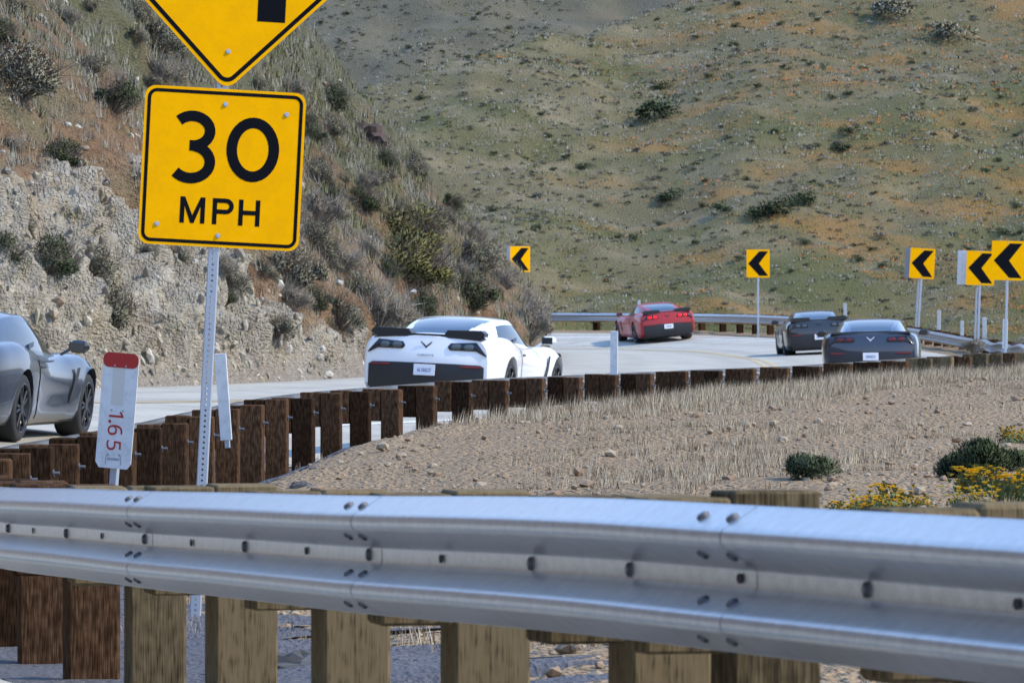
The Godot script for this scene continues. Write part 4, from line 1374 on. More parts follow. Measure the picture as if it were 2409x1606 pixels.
	# wheels
	for q in [[0.95, 0.338, 0.335, 0.795], [3.66, 0.330, 0.285, 0.80]]:
		var wm := wheel_meshes(q[1], q[2])
		for sx in [1.0, -1.0]:
			var wh := Node3D.new()
			wh.name = "wheel"
			g.add_child(wh, true)
			wh.transform = Transform3D(Basis(Vector3.UP, 0.0 if sx > 0 else PI), Vector3(q[3] * sx, q[1], car_z(q[0])))
			part(wh, "tyre", wm[0], M.tyre)
			part(wh, "rim", wm[1], o.get("rim", M.rim))
	return g

func place_car(g: Node3D, x: float, y: float, d: float, heading: float, roll: float, pitch: float) -> void:
	# tail stands at (x, y, d); heading to the right, roll lowers the right side, pitch lifts the nose (degrees)
	var b := Basis(Vector3.UP, deg_to_rad(-heading)) * Basis(Vector3.RIGHT, deg_to_rad(pitch)) * Basis(Vector3.FORWARD, deg_to_rad(roll))
	g.transform = Transform3D(b, Vector3(x, y, -d) - b * Vector3(0, 0, 2.245))

func car_paint(c: Color, metal: float, rough: float) -> StandardMaterial3D:
	var m := mat(c, rough, metal)
	m.clearcoat_enabled = true; m.clearcoat = 0.9; m.clearcoat_roughness = 0.04
	return m

func build_cars() -> void:
	M.car_glass = mat(lin(0.012, 0.016, 0.02), 0.04)
	M.car_glass.metallic_specular = 0.8
	M.car_black = mat(lin(0.012, 0.012, 0.014), 0.45)
	M.tyre = mat(lin(0.016, 0.016, 0.017), 0.8)
	M.rim = mat(lin(0.018, 0.018, 0.02), 0.3, 0.3)
	M.lamp_dark = mat(lin(0.010, 0.011, 0.014), 0.12)
	M.lamp_clear = mat(lin(0.07, 0.085, 0.09), 0.25)
	M.lamp_red = mat(lin(0.10, 0.008, 0.01), 0.25)
	M.lamp_lit = mat(lin(0.5, 0.01, 0.01), 0.3)
	M.lamp_lit.emission_enabled = true
	M.lamp_lit.emission = Color(1.0, 0.03, 0.02)
	M.lamp_lit.emission_energy_multiplier = 1.3
	M.badge = mat(lin(0.012, 0.012, 0.014), 0.4)
	M.wing = mat(lin(0.010, 0.010, 0.012), 0.4)
	M.mirror_shell = car_paint(lin(0.76, 0.77, 0.78), 0.0, 0.3)
	M.reflector = mat(lin(0.16, 0.01, 0.012), 0.3)
	M.plate = mat(lin(0.70, 0.71, 0.76), 0.5)
	M.plate_ink = mat(lin(0.06, 0.08, 0.25), 0.6)
	var white := car_paint(lin(0.78, 0.79, 0.80), 0.0, 0.3)
	var red := car_paint(lin(0.34, 0.003, 0.006), 0.0, 0.45)
	red.clearcoat = 0.4
	var grey := car_paint(lin(0.016, 0.021, 0.033), 0.25, 0.33)
	grey.clearcoat = 0.55
	var black := car_paint(lin(0.004, 0.005, 0.009), 0.0, 0.3)
	var dgrey := car_paint(lin(0.020, 0.028, 0.045), 0.35, 0.3)
	var c := sports_car("white sports car with black spoiler driving away behind the wooden guardrail posts", white, {"script": true, "plate": "AL184L07", "lamp": M.lamp_clear, "badge": M.badge, "wing": M.wing, "mirror": M.mirror_shell})
	place_car(c, -1.20, -0.893, 82.0, 14.6, 2.5, 0.1)
	repaint(c, "red sports car with lit brake lights in front of the far guardrail", {white: red, M.lamp_clear: M.lamp_lit, M.mirror_shell: red}, "7XKT420", true, [5.20, 0.003, 196.5, -11.0, -5.2, 1.3])
	repaint(c, "dark grey sports car cut off by the left edge, its right wheels showing", {white: grey, M.mirror_shell: black}, "7TRC810", true, [-5.94, -0.902, 57.6, 9.8, 5.4, 0.1])
	repaint(c, "dark grey sports car with silver badge, nearer of two dark cars at right", {white: dgrey, M.lamp_clear: M.lamp_red, M.badge: M.plate, M.wing: dgrey, M.mirror_shell: black}, "7KVM312", false, [7.07, -0.80, 117.0, 4.5, -1.0, 0.5])
	repaint(c, "black sports car with raised spoiler, left of and beyond the dark grey one", {white: black, M.mirror_shell: black}, "8BGN265", true, [8.72, -0.372, 168.0, -2.0, -3.0, 0.5])

func lip_mesh() -> ArrayMesh:
	var wing := MB.new()
	wing.prism(PackedVector2Array([Vector2(-0.80, 0.952), Vector2(0.80, 0.952), Vector2(0.76, 0.985), Vector2(0.3, 1.002), Vector2(-0.3, 1.002), Vector2(-0.76, 0.985)]), Transform3D.IDENTITY, 2.08, 2.262)
	return wing.mesh()

func repaint(src: Node3D, label: String, swap: Dictionary, plate_no: String, blades: bool, at: Array) -> void:
	var g: Node3D = src.duplicate()
	g.name = numbered("sports_car")
	add_child(g, true)
	g.set_meta("label", label)
	for o in g.find_children("*", "MeshInstance3D", true, false):
		var mi: MeshInstance3D = o
		if swap.has(mi.material_override): mi.material_override = swap[mi.material_override]
		if mi.name == "spoiler" and not blades: mi.mesh = lip_mesh()
		if mi.name == "lettering":
			if mi.get_parent() == g:
				g.remove_child(mi); mi.free()
			else:
				var t: TextMesh = mi.mesh.duplicate()
				t.text = plate_no
				mi.mesh = t
	place_car(g, at[0], at[1], at[2], at[3], at[4], at[5])

# ------------------------------------------------------------------ plants
func shrub_mesh(seed_: int, lobes: int, leaves: int, leaf_len: float, leaf_w: float, cols: Array, up := 0.5, tall := 0.9) -> ArrayMesh:
	# about one metre across; long narrow leaves and twigs spread through several lobes
	var r := RandomNumberGenerator.new()
	r.seed = seed_
	var m := MB.new()
	m.colored = true
	var L := []
	for k in lobes:
		var a := TAU * k / lobes + r.randf() * 0.8
		var rad := r.randf_range(0.08, 0.34) if lobes > 1 else 0.0
		L.append([Vector3(cos(a) * rad, r.randf_range(0.18, 0.44) * tall, sin(a) * rad), r.randf_range(0.11, 0.30)])
	for i in leaves:
		var l: Array = L[r.randi() % lobes]
		var dir := Vector3(r.randfn(), r.randfn() * 0.9 + 0.25, r.randfn()).normalized()
		var rr: float = l[1] * pow(r.randf(), 0.45)
		var p: Vector3 = l[0] + dir * rr * Vector3(1, tall, 1)
		if p.y < 0.01: p.y = r.randf() * 0.12
		var out := (dir * 0.6 + Vector3.UP * up + Vector3(r.randfn(), r.randfn(), r.randfn()) * 0.55).normalized()
		var side := out.cross(Vector3(r.randfn(), r.randfn(), r.randfn())).normalized()
		var ll := leaf_len * r.randf_range(0.6, 1.4); var w := leaf_w * r.randf_range(0.6, 1.3)
		var cc: Color = cols[r.randi() % cols.size()]
		var k := r.randf_range(0.75, 1.25)
		m.col = Color(cc.r * k, cc.g * k, cc.b * k)
		var nn := (dir + Vector3.UP * 0.3).normalized()
		var b := m.vert(p - side * w, nn); m.vert(p + side * w, nn); m.vert(p + out * ll + side * w * 0.3, nn); m.vert(p + out * ll - side * w * 0.3, nn)
		m.ix.append_array(PackedInt32Array([b, b + 1, b + 2, b, b + 2, b + 3]))
	return m.mesh()

func twig_mesh(seed_: int, count: int, col: Color) -> ArrayMesh:
	var r := RandomNumberGenerator.new()
	r.seed = seed_
	var m := MB.new()
	m.colored = true
	for i in count:
		var a := r.randf() * TAU
		var k := r.randf_range(0.8, 1.2)
		m.col = Color(col.r * k, col.g * k, col.b * k)
		var p0 := Vector3(cos(a), 0, sin(a)) * r.randf() * 0.08 + Vector3.DOWN * 0.05
		var p1 := p0 + Vector3(cos(a) * r.randf_range(0.1, 0.3), r.randf_range(0.25, 0.5), sin(a) * r.randf_range(0.1, 0.3))
		m.cyl(p0, p1, 0.012, 0.006, 4, false)
		for e in 3: m.cyl(p1, p1 + Vector3(r.randfn() * 0.13, r.randf_range(0.1, 0.32), r.randfn() * 0.13), 0.005, 0.0015, 3, false)
	return m.mesh()

func tuft_mesh(seed_: int, blades: int, h: float, spread: float, w: float, cols: Array) -> ArrayMesh:
	var r := RandomNumberGenerator.new()
	r.seed = seed_
	var m := MB.new()
	m.colored = true
	for i in blades:
		var a := r.randf() * TAU
		var p := Vector3(cos(a), 0, sin(a)) * spread * sqrt(r.randf())
		var tip := p + Vector3(r.randfn() * 0.3, 1.0, r.randfn() * 0.3).normalized() * h * r.randf_range(0.5, 1.2)
		var side := Vector3(cos(a + 1.3), 0, sin(a + 1.3)) * w
		var cc: Color = cols[r.randi() % cols.size()]
		var k := r.randf_range(0.8, 1.2)
		m.col = Color(cc.r * k, cc.g * k, cc.b * k)
		var nn := Vector3(cos(a) * 0.4, 1, sin(a) * 0.4).normalized()
		var b := m.vert(p - side, nn); m.vert(p + side, nn); m.vert(tip, nn)
		m.ix.append_array(PackedInt32Array([b, b + 1, b + 2]))
	return m.mesh()

func scatter(called: String, label: String, category: String, mesh: Mesh, mat_: Material, xfs: Array, tints: Array = []) -> void:
	var mm := MultiMesh.new()
	mm.transform_format = MultiMesh.TRANSFORM_3D
	mm.use_colors = tints.size() > 0
	mm.mesh = mesh
	mm.instance_count = xfs.size()
	for i in xfs.size():
		mm.set_instance_transform(i, xfs[i])
		if tints.size(): mm.set_instance_color(i, tints[i])
	var o := MultiMeshInstance3D.new()
	o.name = numbered(called)
	o.multimesh = mm
	o.material_override = mat_
	add_child(o, true)
	o.set_meta("kind", "stuff")
	tag(o, label, category)

func yaw_scale(p: Vector3, s: float, sy := 1.0) -> Transform3D:
	return Transform3D(Basis(Vector3.UP, rng.randf() * TAU).scaled(Vector3(s, s * sy, s)), p)

func add_shrub(kind: String, label: String, group: String, p: Vector3, w: float, stretch := 1.0, lean := Vector3.UP) -> void:
	var proto: Array = M["shrub_" + kind]
	var k := rng.randi() % proto.size()
	var b := Basis(Quaternion(Vector3.UP, (Vector3.UP * 2.0 + lean).normalized())) * Basis(Vector3.UP, rng.randf() * TAU)
	var xf := Transform3D(b.scaled(Vector3(w, w * stretch, w) * 1.15), p)
	var o := thing("shrub", label, "shrub", xf, group)
	part(o, "foliage", proto[k][0], M.leaf)
	part(o, "twigs", proto[k][1], M.leaf)

func slope_label(kind: String, u: float, b: float) -> String:
	var where := "left of the speed sign" if u < 232 else ("behind the speed sign" if u < 285 else ("left of the olive bushes" if u < 330 else ("around the olive bushes" if u < 385 else "near the slope's skyline")))
	return "small %s %s %s" % [{"sage": "grey-green sagebrush", "dry": "dry grey twiggy brush", "green": "leafy green bush"}[kind], "low on the left slope" if b < 1.2 else ("halfway up the left slope" if b < 3.0 else "high on the left slope"), where]

func build_plants() -> void:
	rng.seed = 2024
	var sage := [Color(0.19, 0.195, 0.14), Color(0.25, 0.25, 0.19), Color(0.13, 0.145, 0.09), Color(0.30, 0.29, 0.235)]
	var green := [Color(0.045, 0.075, 0.03), Color(0.07, 0.10, 0.04), Color(0.03, 0.05, 0.025), Color(0.09, 0.11, 0.055)]
	var dry := [Color(0.28, 0.26, 0.215), Color(0.20, 0.185, 0.155), Color(0.34, 0.315, 0.265), Color(0.14, 0.13, 0.11)]
	var olive := [Color(0.16, 0.155, 0.055), Color(0.20, 0.185, 0.075), Color(0.10, 0.11, 0.04), Color(0.13, 0.15, 0.055)]
	var bark := Color(0.13, 0.10, 0.075)
	for q in [["sage", sage, 0.036, 0.0065, 0.35, 4200], ["green", green, 0.032, 0.0075, 0.35, 4200], ["dry", dry, 0.075, 0.003, 0.7, 4200], ["olive", olive, 0.042, 0.006, 0.6, 4800]]:
		var a := []
		for k in 3: a.append([shrub_mesh(100 + k * 7 + q[0].length(), 4 + k, q[5], q[2], q[3], q[1], q[4]), twig_mesh(200 + k, 34, bark if q[0] != "dry" else Color(0.30, 0.27, 0.22))])
		M["shrub_" + q[0]] = a
	# ---- shrubs on the rocky slope: place along the foot, metres up the slope, width, kind, label
	var S := [
		[216, 3.2, 1.35, "sage", 0.9, "large grey-green sagebrush in the top left corner"],
		[240, 3.1, 0.80, "green", 1.1, "dark green bush level with the top left corner of the speed plaque"],
		[214, 2.2, 0.75, "green", 0.8, "leafy green bush above the pale rock face, left of the numeral 3"],
		[186, 0.9, 0.85, "green", 0.9, "round dark green bush on the pale rock face near the left edge"],
		[178, 1.0, 0.60, "green", 1.1, "dark bush cut off by the left edge above the grey car's roof"],
		[200, 0.55, 0.85, "sage", 1.3, "tall grey brush hanging over the rock between the grey car and the sign post"],
		[200, 0.95, 0.75, "sage", 1.0, "grey brush just above the tall one left of the sign post"],
		[188, 1.3, 0.42, "green", 0.8, "small dark tuft on the rock above the round dark green bush"],
		[286, 4.4, 0.90, "sage", 0.9, "grey-green bush left of the diamond sign's lower edge"],
		[406, 4.4, 0.74, "green", 1.05, "round black-green bush alone on the slope's skyline right of the diamond"],
		[362, 3.9, 0.52, "green", 0.9, "upper of two small green bushes right of the plaque's top corner"],
		[356, 3.6, 0.52, "green", 0.9, "lower of two small green bushes right of the plaque's top corner"],
		[304, 1.9, 0.90, "dry", 1.0, "pale dry brush peeking out at the plaque's right edge"],
		[264, 0.9, 1.00, "sage", 1.1, "dark grey-green brush below the plaque's bottom right corner"],
		[232, 0.7, 0.45, "green", 0.9, "small green bush right of the sign post below the plaque"],
		[356, 1.8, 1.45, "olive", 0.75, "upper of the two big olive bushes in the middle of the slope"],
		[324, 1.0, 1.55, "olive", 0.75, "lower and larger of the two big olive bushes on the slope"],
		[350, 2.4, 0.70, "green", 1.0, "dark green bush left of and above the upper olive bush"],
		[448, 2.6, 0.60, "green", 1.0, "small dark green bush on the skyline right of the olive bushes"],
		[392, 1.2, 1.0, "sage", 1.1, "grey brush on the reddish bank left of the first chevron"],
		[378, 0.8, 0.95, "green", 1.1, "green brush on the bank below and left of the first chevron"],
		[436, 0.5, 1.05, "dry", 1.25, "tall pale dry brush standing against the first chevron"],
		[414, 0.35, 0.85, "dry", 1.2, "pale dry brush at the foot of the bank where the far guardrail starts"],
		[288, 0.45, 0.95, "dry", 1.2, "grey dry brush above the white car's left side"],
		[304, 0.4, 0.58, "dry", 1.3, "narrow pale dry brush just above the white car's roof"],
		[310, 0.5, 0.65, "green", 1.2, "bluish green brush above the white car's rear window"],
		[274, 0.5, 0.70, "sage", 1.1, "grey-green brush beyond the white car's spoiler on the left"]]
	for q in S:
		var i: int = q[0]
		add_shrub(q[3], q[5], "shrubs on the rocky slope", slope_point(i, q[1])[0] + Vector3.DOWN * 0.05, q[2] * 1.05, q[4], -inward[i])
	var F := [[200, 1.5, 0.4], [208, 2.5, 0.42], [216, 1.1, 0.4], [228, 1.1, 0.55], [232, 0.9, 0.5], [232, 4.2, 0.6], [236, 0.8, 0.58], [236, 1.5, 0.42], [246, 0.4, 0.6], [256, 1.0, 0.5], [260, 0.7, 0.7], [268, 0.7, 0.6], [274, 4.4, 0.45], [276, 3.9, 0.7], [284, 1.2, 0.65], [290, 0.8, 0.62], [294, 1.1, 0.7],
		[340, 2.6, 0.65], [340, 2.9, 0.65], [356, 2.7, 0.5], [358, 1.3, 0.6], [358, 2.7, 0.5], [368, 4.4, 0.7], [404, 3.3, 0.55], [410, 2.2, 0.75], [434, 1.0, 0.7], [450, 3.3, 0.5], [450, 3.5, 0.5], [452, 2.0, 0.7], [312, 1.0, 0.5], [362, 1.1, 0.5]]
	for k in F.size():
		var kind: String = ["sage", "dry", "sage", "sage", "dry", "green"][k % 6]
		var lb := slope_label(kind, F[k][0], F[k][1])
		add_shrub(kind, lb, "small shrubs on the left slope", slope_point(F[k][0], F[k][1])[0] + Vector3.DOWN * 0.04, F[k][2], 1.0, -inward[F[k][0]])
	for k in 75:
		var u := rng.randf_range(195, 470)
		var b := rng.randf_range(0.3, 5.5)
		var r := slope_point(u, b)
		if r[1] > 0.6: continue
		var kind: String = ["sage", "dry", "sage"][k % 3]
		var lb := slope_label(kind, u, b)
		add_shrub(kind, lb, "small shrubs on the left slope", r[0] + Vector3.DOWN * 0.04, rng.randf_range(0.3, 0.65), rng.randf_range(0.8, 1.2), -inward[int(u)])
	# boulder on the skyline of the slope
	var bo := MB.new()
	bo.colored = true
	var bp: Vector3 = slope_point(422, 3.9)[0]
	var bnz := noise(91, 1.7, FastNoiseLite.TYPE_SIMPLEX, 3)
	var brow := []
	for i in 11:
		var row := []
		for j in 15:
			var th := PI * i / 10.0; var ph := TAU * (j % 14) / 14.0
			var dv := Vector3(sin(th) * cos(ph), cos(th), sin(th) * sin(ph))
			row.append(dv * Vector3(0.40, 0.36, 0.36) * (0.85 + 0.45 * bnz.get_noise_3dv(dv)) + Vector3(0.12 * (1.0 - dv.y), 0, 0))
		brow.append(row)
	for i in 10:
		for j in 14:
			bo.col = Color(0.055, 0.038, 0.03) * rng.randf_range(0.7, 1.4)
			bo.quad(brow[i][j], brow[i][j + 1], brow[i + 1][j + 1], brow[i + 1][j])
	var bn := part(self, "boulder", bo.mesh(), M.stone, Transform3D(Basis.IDENTITY, bp))
	tag(bn, "dark brown boulder on the slope's skyline below the round black-green bush", "boulder")
	# ---- ground cover on the slope
	var tufts := [tuft_mesh(1, 14, 0.20, 0.10, 0.006, sage), tuft_mesh(2, 14, 0.24, 0.09, 0.005, dry), tuft_mesh(3, 16, 0.16, 0.10, 0.007, olive)]
	for k in 3:
		var xs := []; var ts := []
		for i in [5200, 4200, 7000][k]:
			var u := rng.randf_range(150, 500)
			var b := rng.randf_range(0.1, 8.0)
			var r := slope_point(u, b)
			if r[1] > 0.35 and rng.randf() < 0.9: continue
			if k == 2 and u < 330 and rng.randf() < 0.8: continue
			xs.append(yaw_scale(r[0] + Vector3.DOWN * 0.02, rng.randf_range(0.6, 1.5)))
			var t := rng.randf_range(0.75, 1.2)
			ts.append(Color(t, t, t))
		scatter("slope_grass", ["grey-green tufts of low growth covering the left slope", "dry pale grass tufts on the left slope", "olive green grass on the upper part of the left slope"][k], "grass", tufts[k], M.leaf, xs, ts)
	# ---- far hillside: low growth, poppies, shrubs
	var hill_t := [tuft_mesh(11, 14, 0.17, 0.24, 0.022, olive), tuft_mesh(12, 14, 0.16, 0.24, 0.02, dry), tuft_mesh(13, 14, 0.18, 0.26, 0.022, sage)]
	var cn := noise(81, 0.07, FastNoiseLite.TYPE_SIMPLEX_SMOOTH, 3)
	for k in 3:
		var xs := []; var ts := []
		for i in [14000, 11000, 10000][k]:
			var d := rng.randf_range(240.0, 292.0)
			var back := rng.randf() < 0.22
			if back: d = rng.randf_range(304.0, 332.0)
			var x := rng.randf_range(-0.095, 0.095) * d
			if back and x > 2.0: continue
			var g := cn.get_noise_2d(x + k * 40.0, d * 1.8)
			if g < rng.randf_range(-0.5, 0.35): continue
			var p := Vector3(x, back_h(x, d) if back else hill_h(x, d), -d)
			xs.append(yaw_scale(p + Vector3.DOWN * 0.03, rng.randf_range(0.6, 1.3), rng.randf_range(0.5, 1.0)))
			var t := rng.randf_range(0.7, 1.15)
			ts.append(Color(t, t, t))
		scatter("hill_grass", ["olive green spring grass on the far hillside", "pale dry grass on the far hillside", "grey-green low scrub on the far hillside"][k], "grass", hill_t[k], M.leaf, xs, ts)
	var mini := [shrub_mesh(331, 3, 90, 0.14, 0.05, sage, 0.3, 0.8), shrub_mesh(332, 3, 90, 0.14, 0.05, green, 0.3, 0.8), shrub_mesh(333, 3, 90, 0.14, 0.045, dry, 0.3, 0.8)]
	for k in 3:
		var xs := []; var ts := []
		for i in [5200, 1600, 6000][k]:
			var d := rng.randf_range(241.0, 288.0)
			var back := rng.randf() < 0.25
			if back: d = rng.randf_range(306.0, 332.0)
			var x := rng.randf_range(-0.04, 0.092) * d
			if back: x = rng.randf_range(-0.045, 0.01) * d
			if cn.get_noise_2d(x * 1.3 + k * 90.0, d * 2.2) < rng.randf_range(-0.6, 0.3): continue
			if k == 2 and x > 4.0 and rng.randf() < 0.5: continue
			var p := Vector3(x, back_h(x, d) if back else hill_h(x, d), -d)
			xs.append(yaw_scale(p + Vector3.DOWN * 0.03, 0.13 + 0.3 * pow(rng.randf(), 2.0), rng.randf_range(0.5, 0.8)))
			var t := rng.randf_range(0.65, 1.2) * (0.62 if k == 2 else 1.0)
			ts.append(Color(t, t, t))
		scatter("hill_scrub", ["grey-green scrub too small to tell apart on the far hillside", "dark green scrub too small to tell apart on the far hillside", "pale dry scrub too small to tell apart on the far hillside"][k], "scrub", mini[k], M.leaf, xs, ts)
	var po := []
	for i in 9000:
		var d := rng.randf_range(241.0, 284.0)
		var x := rng.randf_range(-0.02, 0.095) * d
		var g := cn.get_noise_2d(x * 1.6 - 70.0, d * 3.0)
		if g < 0.30 - (x - 4.0) * 0.022 + rng.randf() * 0.2: continue
		po.append(yaw_scale(Vector3(x, hill_h(x, d), -d), rng.randf_range(0.7, 1.4), 0.7))
	scatter("poppies", "drifts of orange poppies across the right of the far hillside", "flowers", tuft_mesh(14, 8, 0.10, 0.24, 0.016, [Color(0.50, 0.14, 0.012), Color(0.40, 0.14, 0.02), Color(0.28, 0.15, 0.04), Color(0.16, 0.15, 0.05)]), M.leaf, po)
	var hs := []
	for k in 5:
		var cs: Array = [green, sage, green, dry, sage][k]
		hs.append(shrub_mesh(300 + k, 4 + k % 3, 1000, 0.05, 0.016, cs, 0.25, 0.8))
	var notable := [
		[10.59, 253.1, 1.52, 0, "left one of the three joined dark shrubs in the middle of the far hillside"], [11.35, 253.3, 1.66, 0, "middle one of the three joined dark shrubs on the far hillside"], [12.49, 255.0, 1.53, 0, "right one of the three joined dark shrubs on the far hillside"],
		[6.85, 258.3, 1.44, 0, "dark blue-green shrub left of the three joined shrubs on the far hillside"], [8.92, 254.1, 1.09, 2, "green shrub between the lone dark shrub and the three joined ones"],
		[20.40, 277.9, 2.48, 1, "widest pale green shrub near the top right of the far hillside"], [17.75, 280.6, 2.61, 1, "wide grey-green shrub at the top edge of the far hillside"], [6.51, 267.6, 2.29, 2, "broad green bush patch above the far hillside's middle"],
		[6.87, 273.6, 1.21, 0, "dark low shrub above the broad green patch on the far hillside"], [14.51, 262.0, 1.12, 2, "bright green shrub at mid height right of the hillside's middle"], [14.77, 263.2, 0.90, 2, "small bright green shrub just above the other bright green one"],
		[3.13, 262.0, 0.79, 0, "small dark shrub alone at mid height left on the far hillside"], [20.99, 253.9, 0.80, 0, "dark shrub right above the largest chevron sign"], [12.32, 250.6, 0.68, 0, "dark shrub above the right end of the second chevron"],
		[14.53, 249.4, 0.61, 0, "small dark shrub low on the hillside left of the third chevron"]]
	for q in notable: hill_shrub(hs[q[3]], q[4], "larger shrubs of the far hillside", q[0], q[1], q[2])
	for k in 240:
		var d := rng.randf_range(243.0, 284.0)
		var x := rng.randf_range(-0.03, 0.086) * d
		if k % 8 == 0:
			d = rng.randf_range(309.0, 326.0); x = rng.randf_range(-0.034, 0.006) * d
		var kind: int = [0, 0, 1, 2, 3, 4, 0, 2][rng.randi() % 8]
		var e := x / d
		var where := "upper" if d > 270.0 else ("middle" if d > 256.0 else "lower")
		where += " left" if e < 0.012 else (" centre" if e < 0.048 else " right")
		var lb: String = "small %s shrub dotted on the %s of the far hillside" % [["dark green", "grey-green", "deep green", "pale dry", "olive-grey"][kind], where]
		hill_shrub(hs[kind], lb, "small shrubs dotted over the far hillside", x, d, rng.randf_range(0.26, 0.62))
	# ---- field on the right: dry grass, stones, green bushes, yellow flowers
	var straw := [Color(0.33, 0.285, 0.215), Color(0.27, 0.225, 0.17), Color(0.40, 0.355, 0.28), Color(0.20, 0.16, 0.12)]
	var gn := noise(83, 0.22, FastNoiseLite.TYPE_SIMPLEX_SMOOTH, 3)
	var ft := [tuft_mesh(21, 20, 0.06, 0.11, 0.0028, [Color(0.22, 0.17, 0.115), Color(0.30, 0.24, 0.165), Color(0.14, 0.105, 0.07)]), tuft_mesh(22, 22, 0.13, 0.10, 0.0022, [Color(0.42, 0.365, 0.26), Color(0.34, 0.29, 0.205), Color(0.48, 0.42, 0.31)])]
	for k in 2:
		var xs := []; var ts := []
		for i in [16000, 20000][k]:
			var d := rng.randf_range(18.0, 112.0)
			var o := rng.randf_range(0.9, 11.0) * (1.0 if d < 70.0 else 0.55)
			var p := field_point(d, o)
			if absf(p.x) > -p.z * 0.1 + 0.5: continue
			var g := gn.get_noise_2d(p.x, p.z * 0.5)
			var crest_bonus := smoothstep(2.2, 0.8, absf(o - 1.6)) * smoothstep(58.0, 72.0, d) * 1.3
			var pale_patch := smoothstep(9.0, 3.0, absf(d - 68.0)) * smoothstep(3.2, 1.2, absf(o - 2.4)) * 0.7 if k == 1 else 0.0
			if g + crest_bonus + pale_patch < rng.randf_range(0.05, 0.8) - (0.2 if k == 0 else 0.0): continue
			xs.append(yaw_scale(p + Vector3.DOWN * 0.01, rng.randf_range(0.5, 1.2) * (1.0 + 0.35 * crest_bonus)))
			var t := rng.randf_range(0.75, 1.15)
			ts.append(Color(t, t, t))
		scatter("dry_grass", ["short dry grass stubble across the dirt field", "taller straw-coloured grass along the field's crest"][k], "grass", ft[k], M.leaf, xs, ts)
	var pm := []
	for k in 3:
		var xs := []
		for i in 2000:
			var d := rng.randf_range(14.0, 90.0)
			var o := rng.randf_range(0.3, 9.0)
			var p := field_point(d, o)
			var s := (0.008 + 0.03 * pow(rng.randf(), 2.5)) * (1.8 if rng.randf() < 0.06 else 1.0)
			xs.append(Transform3D(Basis(Vector3(rng.randf() - 0.5, 1, rng.randf() - 0.5).normalized(), rng.randf() * TAU).scaled(Vector3(s, s * 0.7, s * 1.2)), p + Vector3.UP * s * 0.3))
		scatter("gravel", ["pale stones strewn over the dirt field", "brown stones strewn over the dirt field", "reddish stones strewn over the dirt field"][k], "gravel", rock_mesh([2, 6, 6][k]), M.stone, xs)
	field_plants(green, olive, straw)

func hill_shrub(m: Mesh, label: String, group: String, x: float, d: float, w: float) -> void:
	var y := back_h(x, d) if d > 300.0 else hill_h(x, d)
	var s := w * 1.15
	var o := part(self, "shrub", m, M.leaf, Transform3D(Basis(Vector3.UP, rng.randf() * TAU).scaled(Vector3(s, s * rng.randf_range(0.6, 0.85), s)), Vector3(x, y - 0.05 * s, -d)))
	tag(o, label, "shrub", group)

func broom_mesh(seed_: int, blades: int, w: float, h: float, cols: Array) -> ArrayMesh:
	var r := RandomNumberGenerator.new()
	r.seed = seed_
	var m := MB.new()
	m.colored = true
	for i in blades:
		var a := r.randf() * TAU
		var rr := sqrt(r.randf())
		var p := Vector3(cos(a), 0, sin(a)) * rr * w * 0.35 + Vector3.UP * r.randf() * h * 0.45
		var top := h * (1.0 - 0.5 * rr * rr) * r.randf_range(0.75, 1.08)
		var tip := Vector3(cos(a) * w * 0.5 * rr + r.randfn() * 0.03, maxf(top, p.y + 0.05), sin(a) * w * 0.5 * rr + r.randfn() * 0.03)
		var side := Vector3(cos(a + 1.4), 0, sin(a + 1.4)) * 0.007
		var cc: Color = cols[r.randi() % cols.size()]
		var k := r.randf_range(0.75, 1.25)
		m.col = Color(cc.r * k, cc.g * k, cc.b * k)
		var nn := Vector3(cos(a), 0.6, sin(a)).normalized()
		var b := m.vert(p - side, nn); m.vert(p + side, nn); m.vert(tip + side * 0.3, nn); m.vert(tip - side * 0.3, nn)
		m.ix.append_array(PackedInt32Array([b, b + 1, b + 2, b, b + 2, b + 3]))
	return m.mesh()

func ground_at(x: float, d: float) -> Vector3:      # point of the field below (x, d)
	var dd := d
	for it in 4:
		var q := field_point(dd, (x - rail_p(minf(dd, 117.0)).x))
		dd += d + q.z
	return field_point(dd, x - rail_p(minf(dd, 117.0)).x)

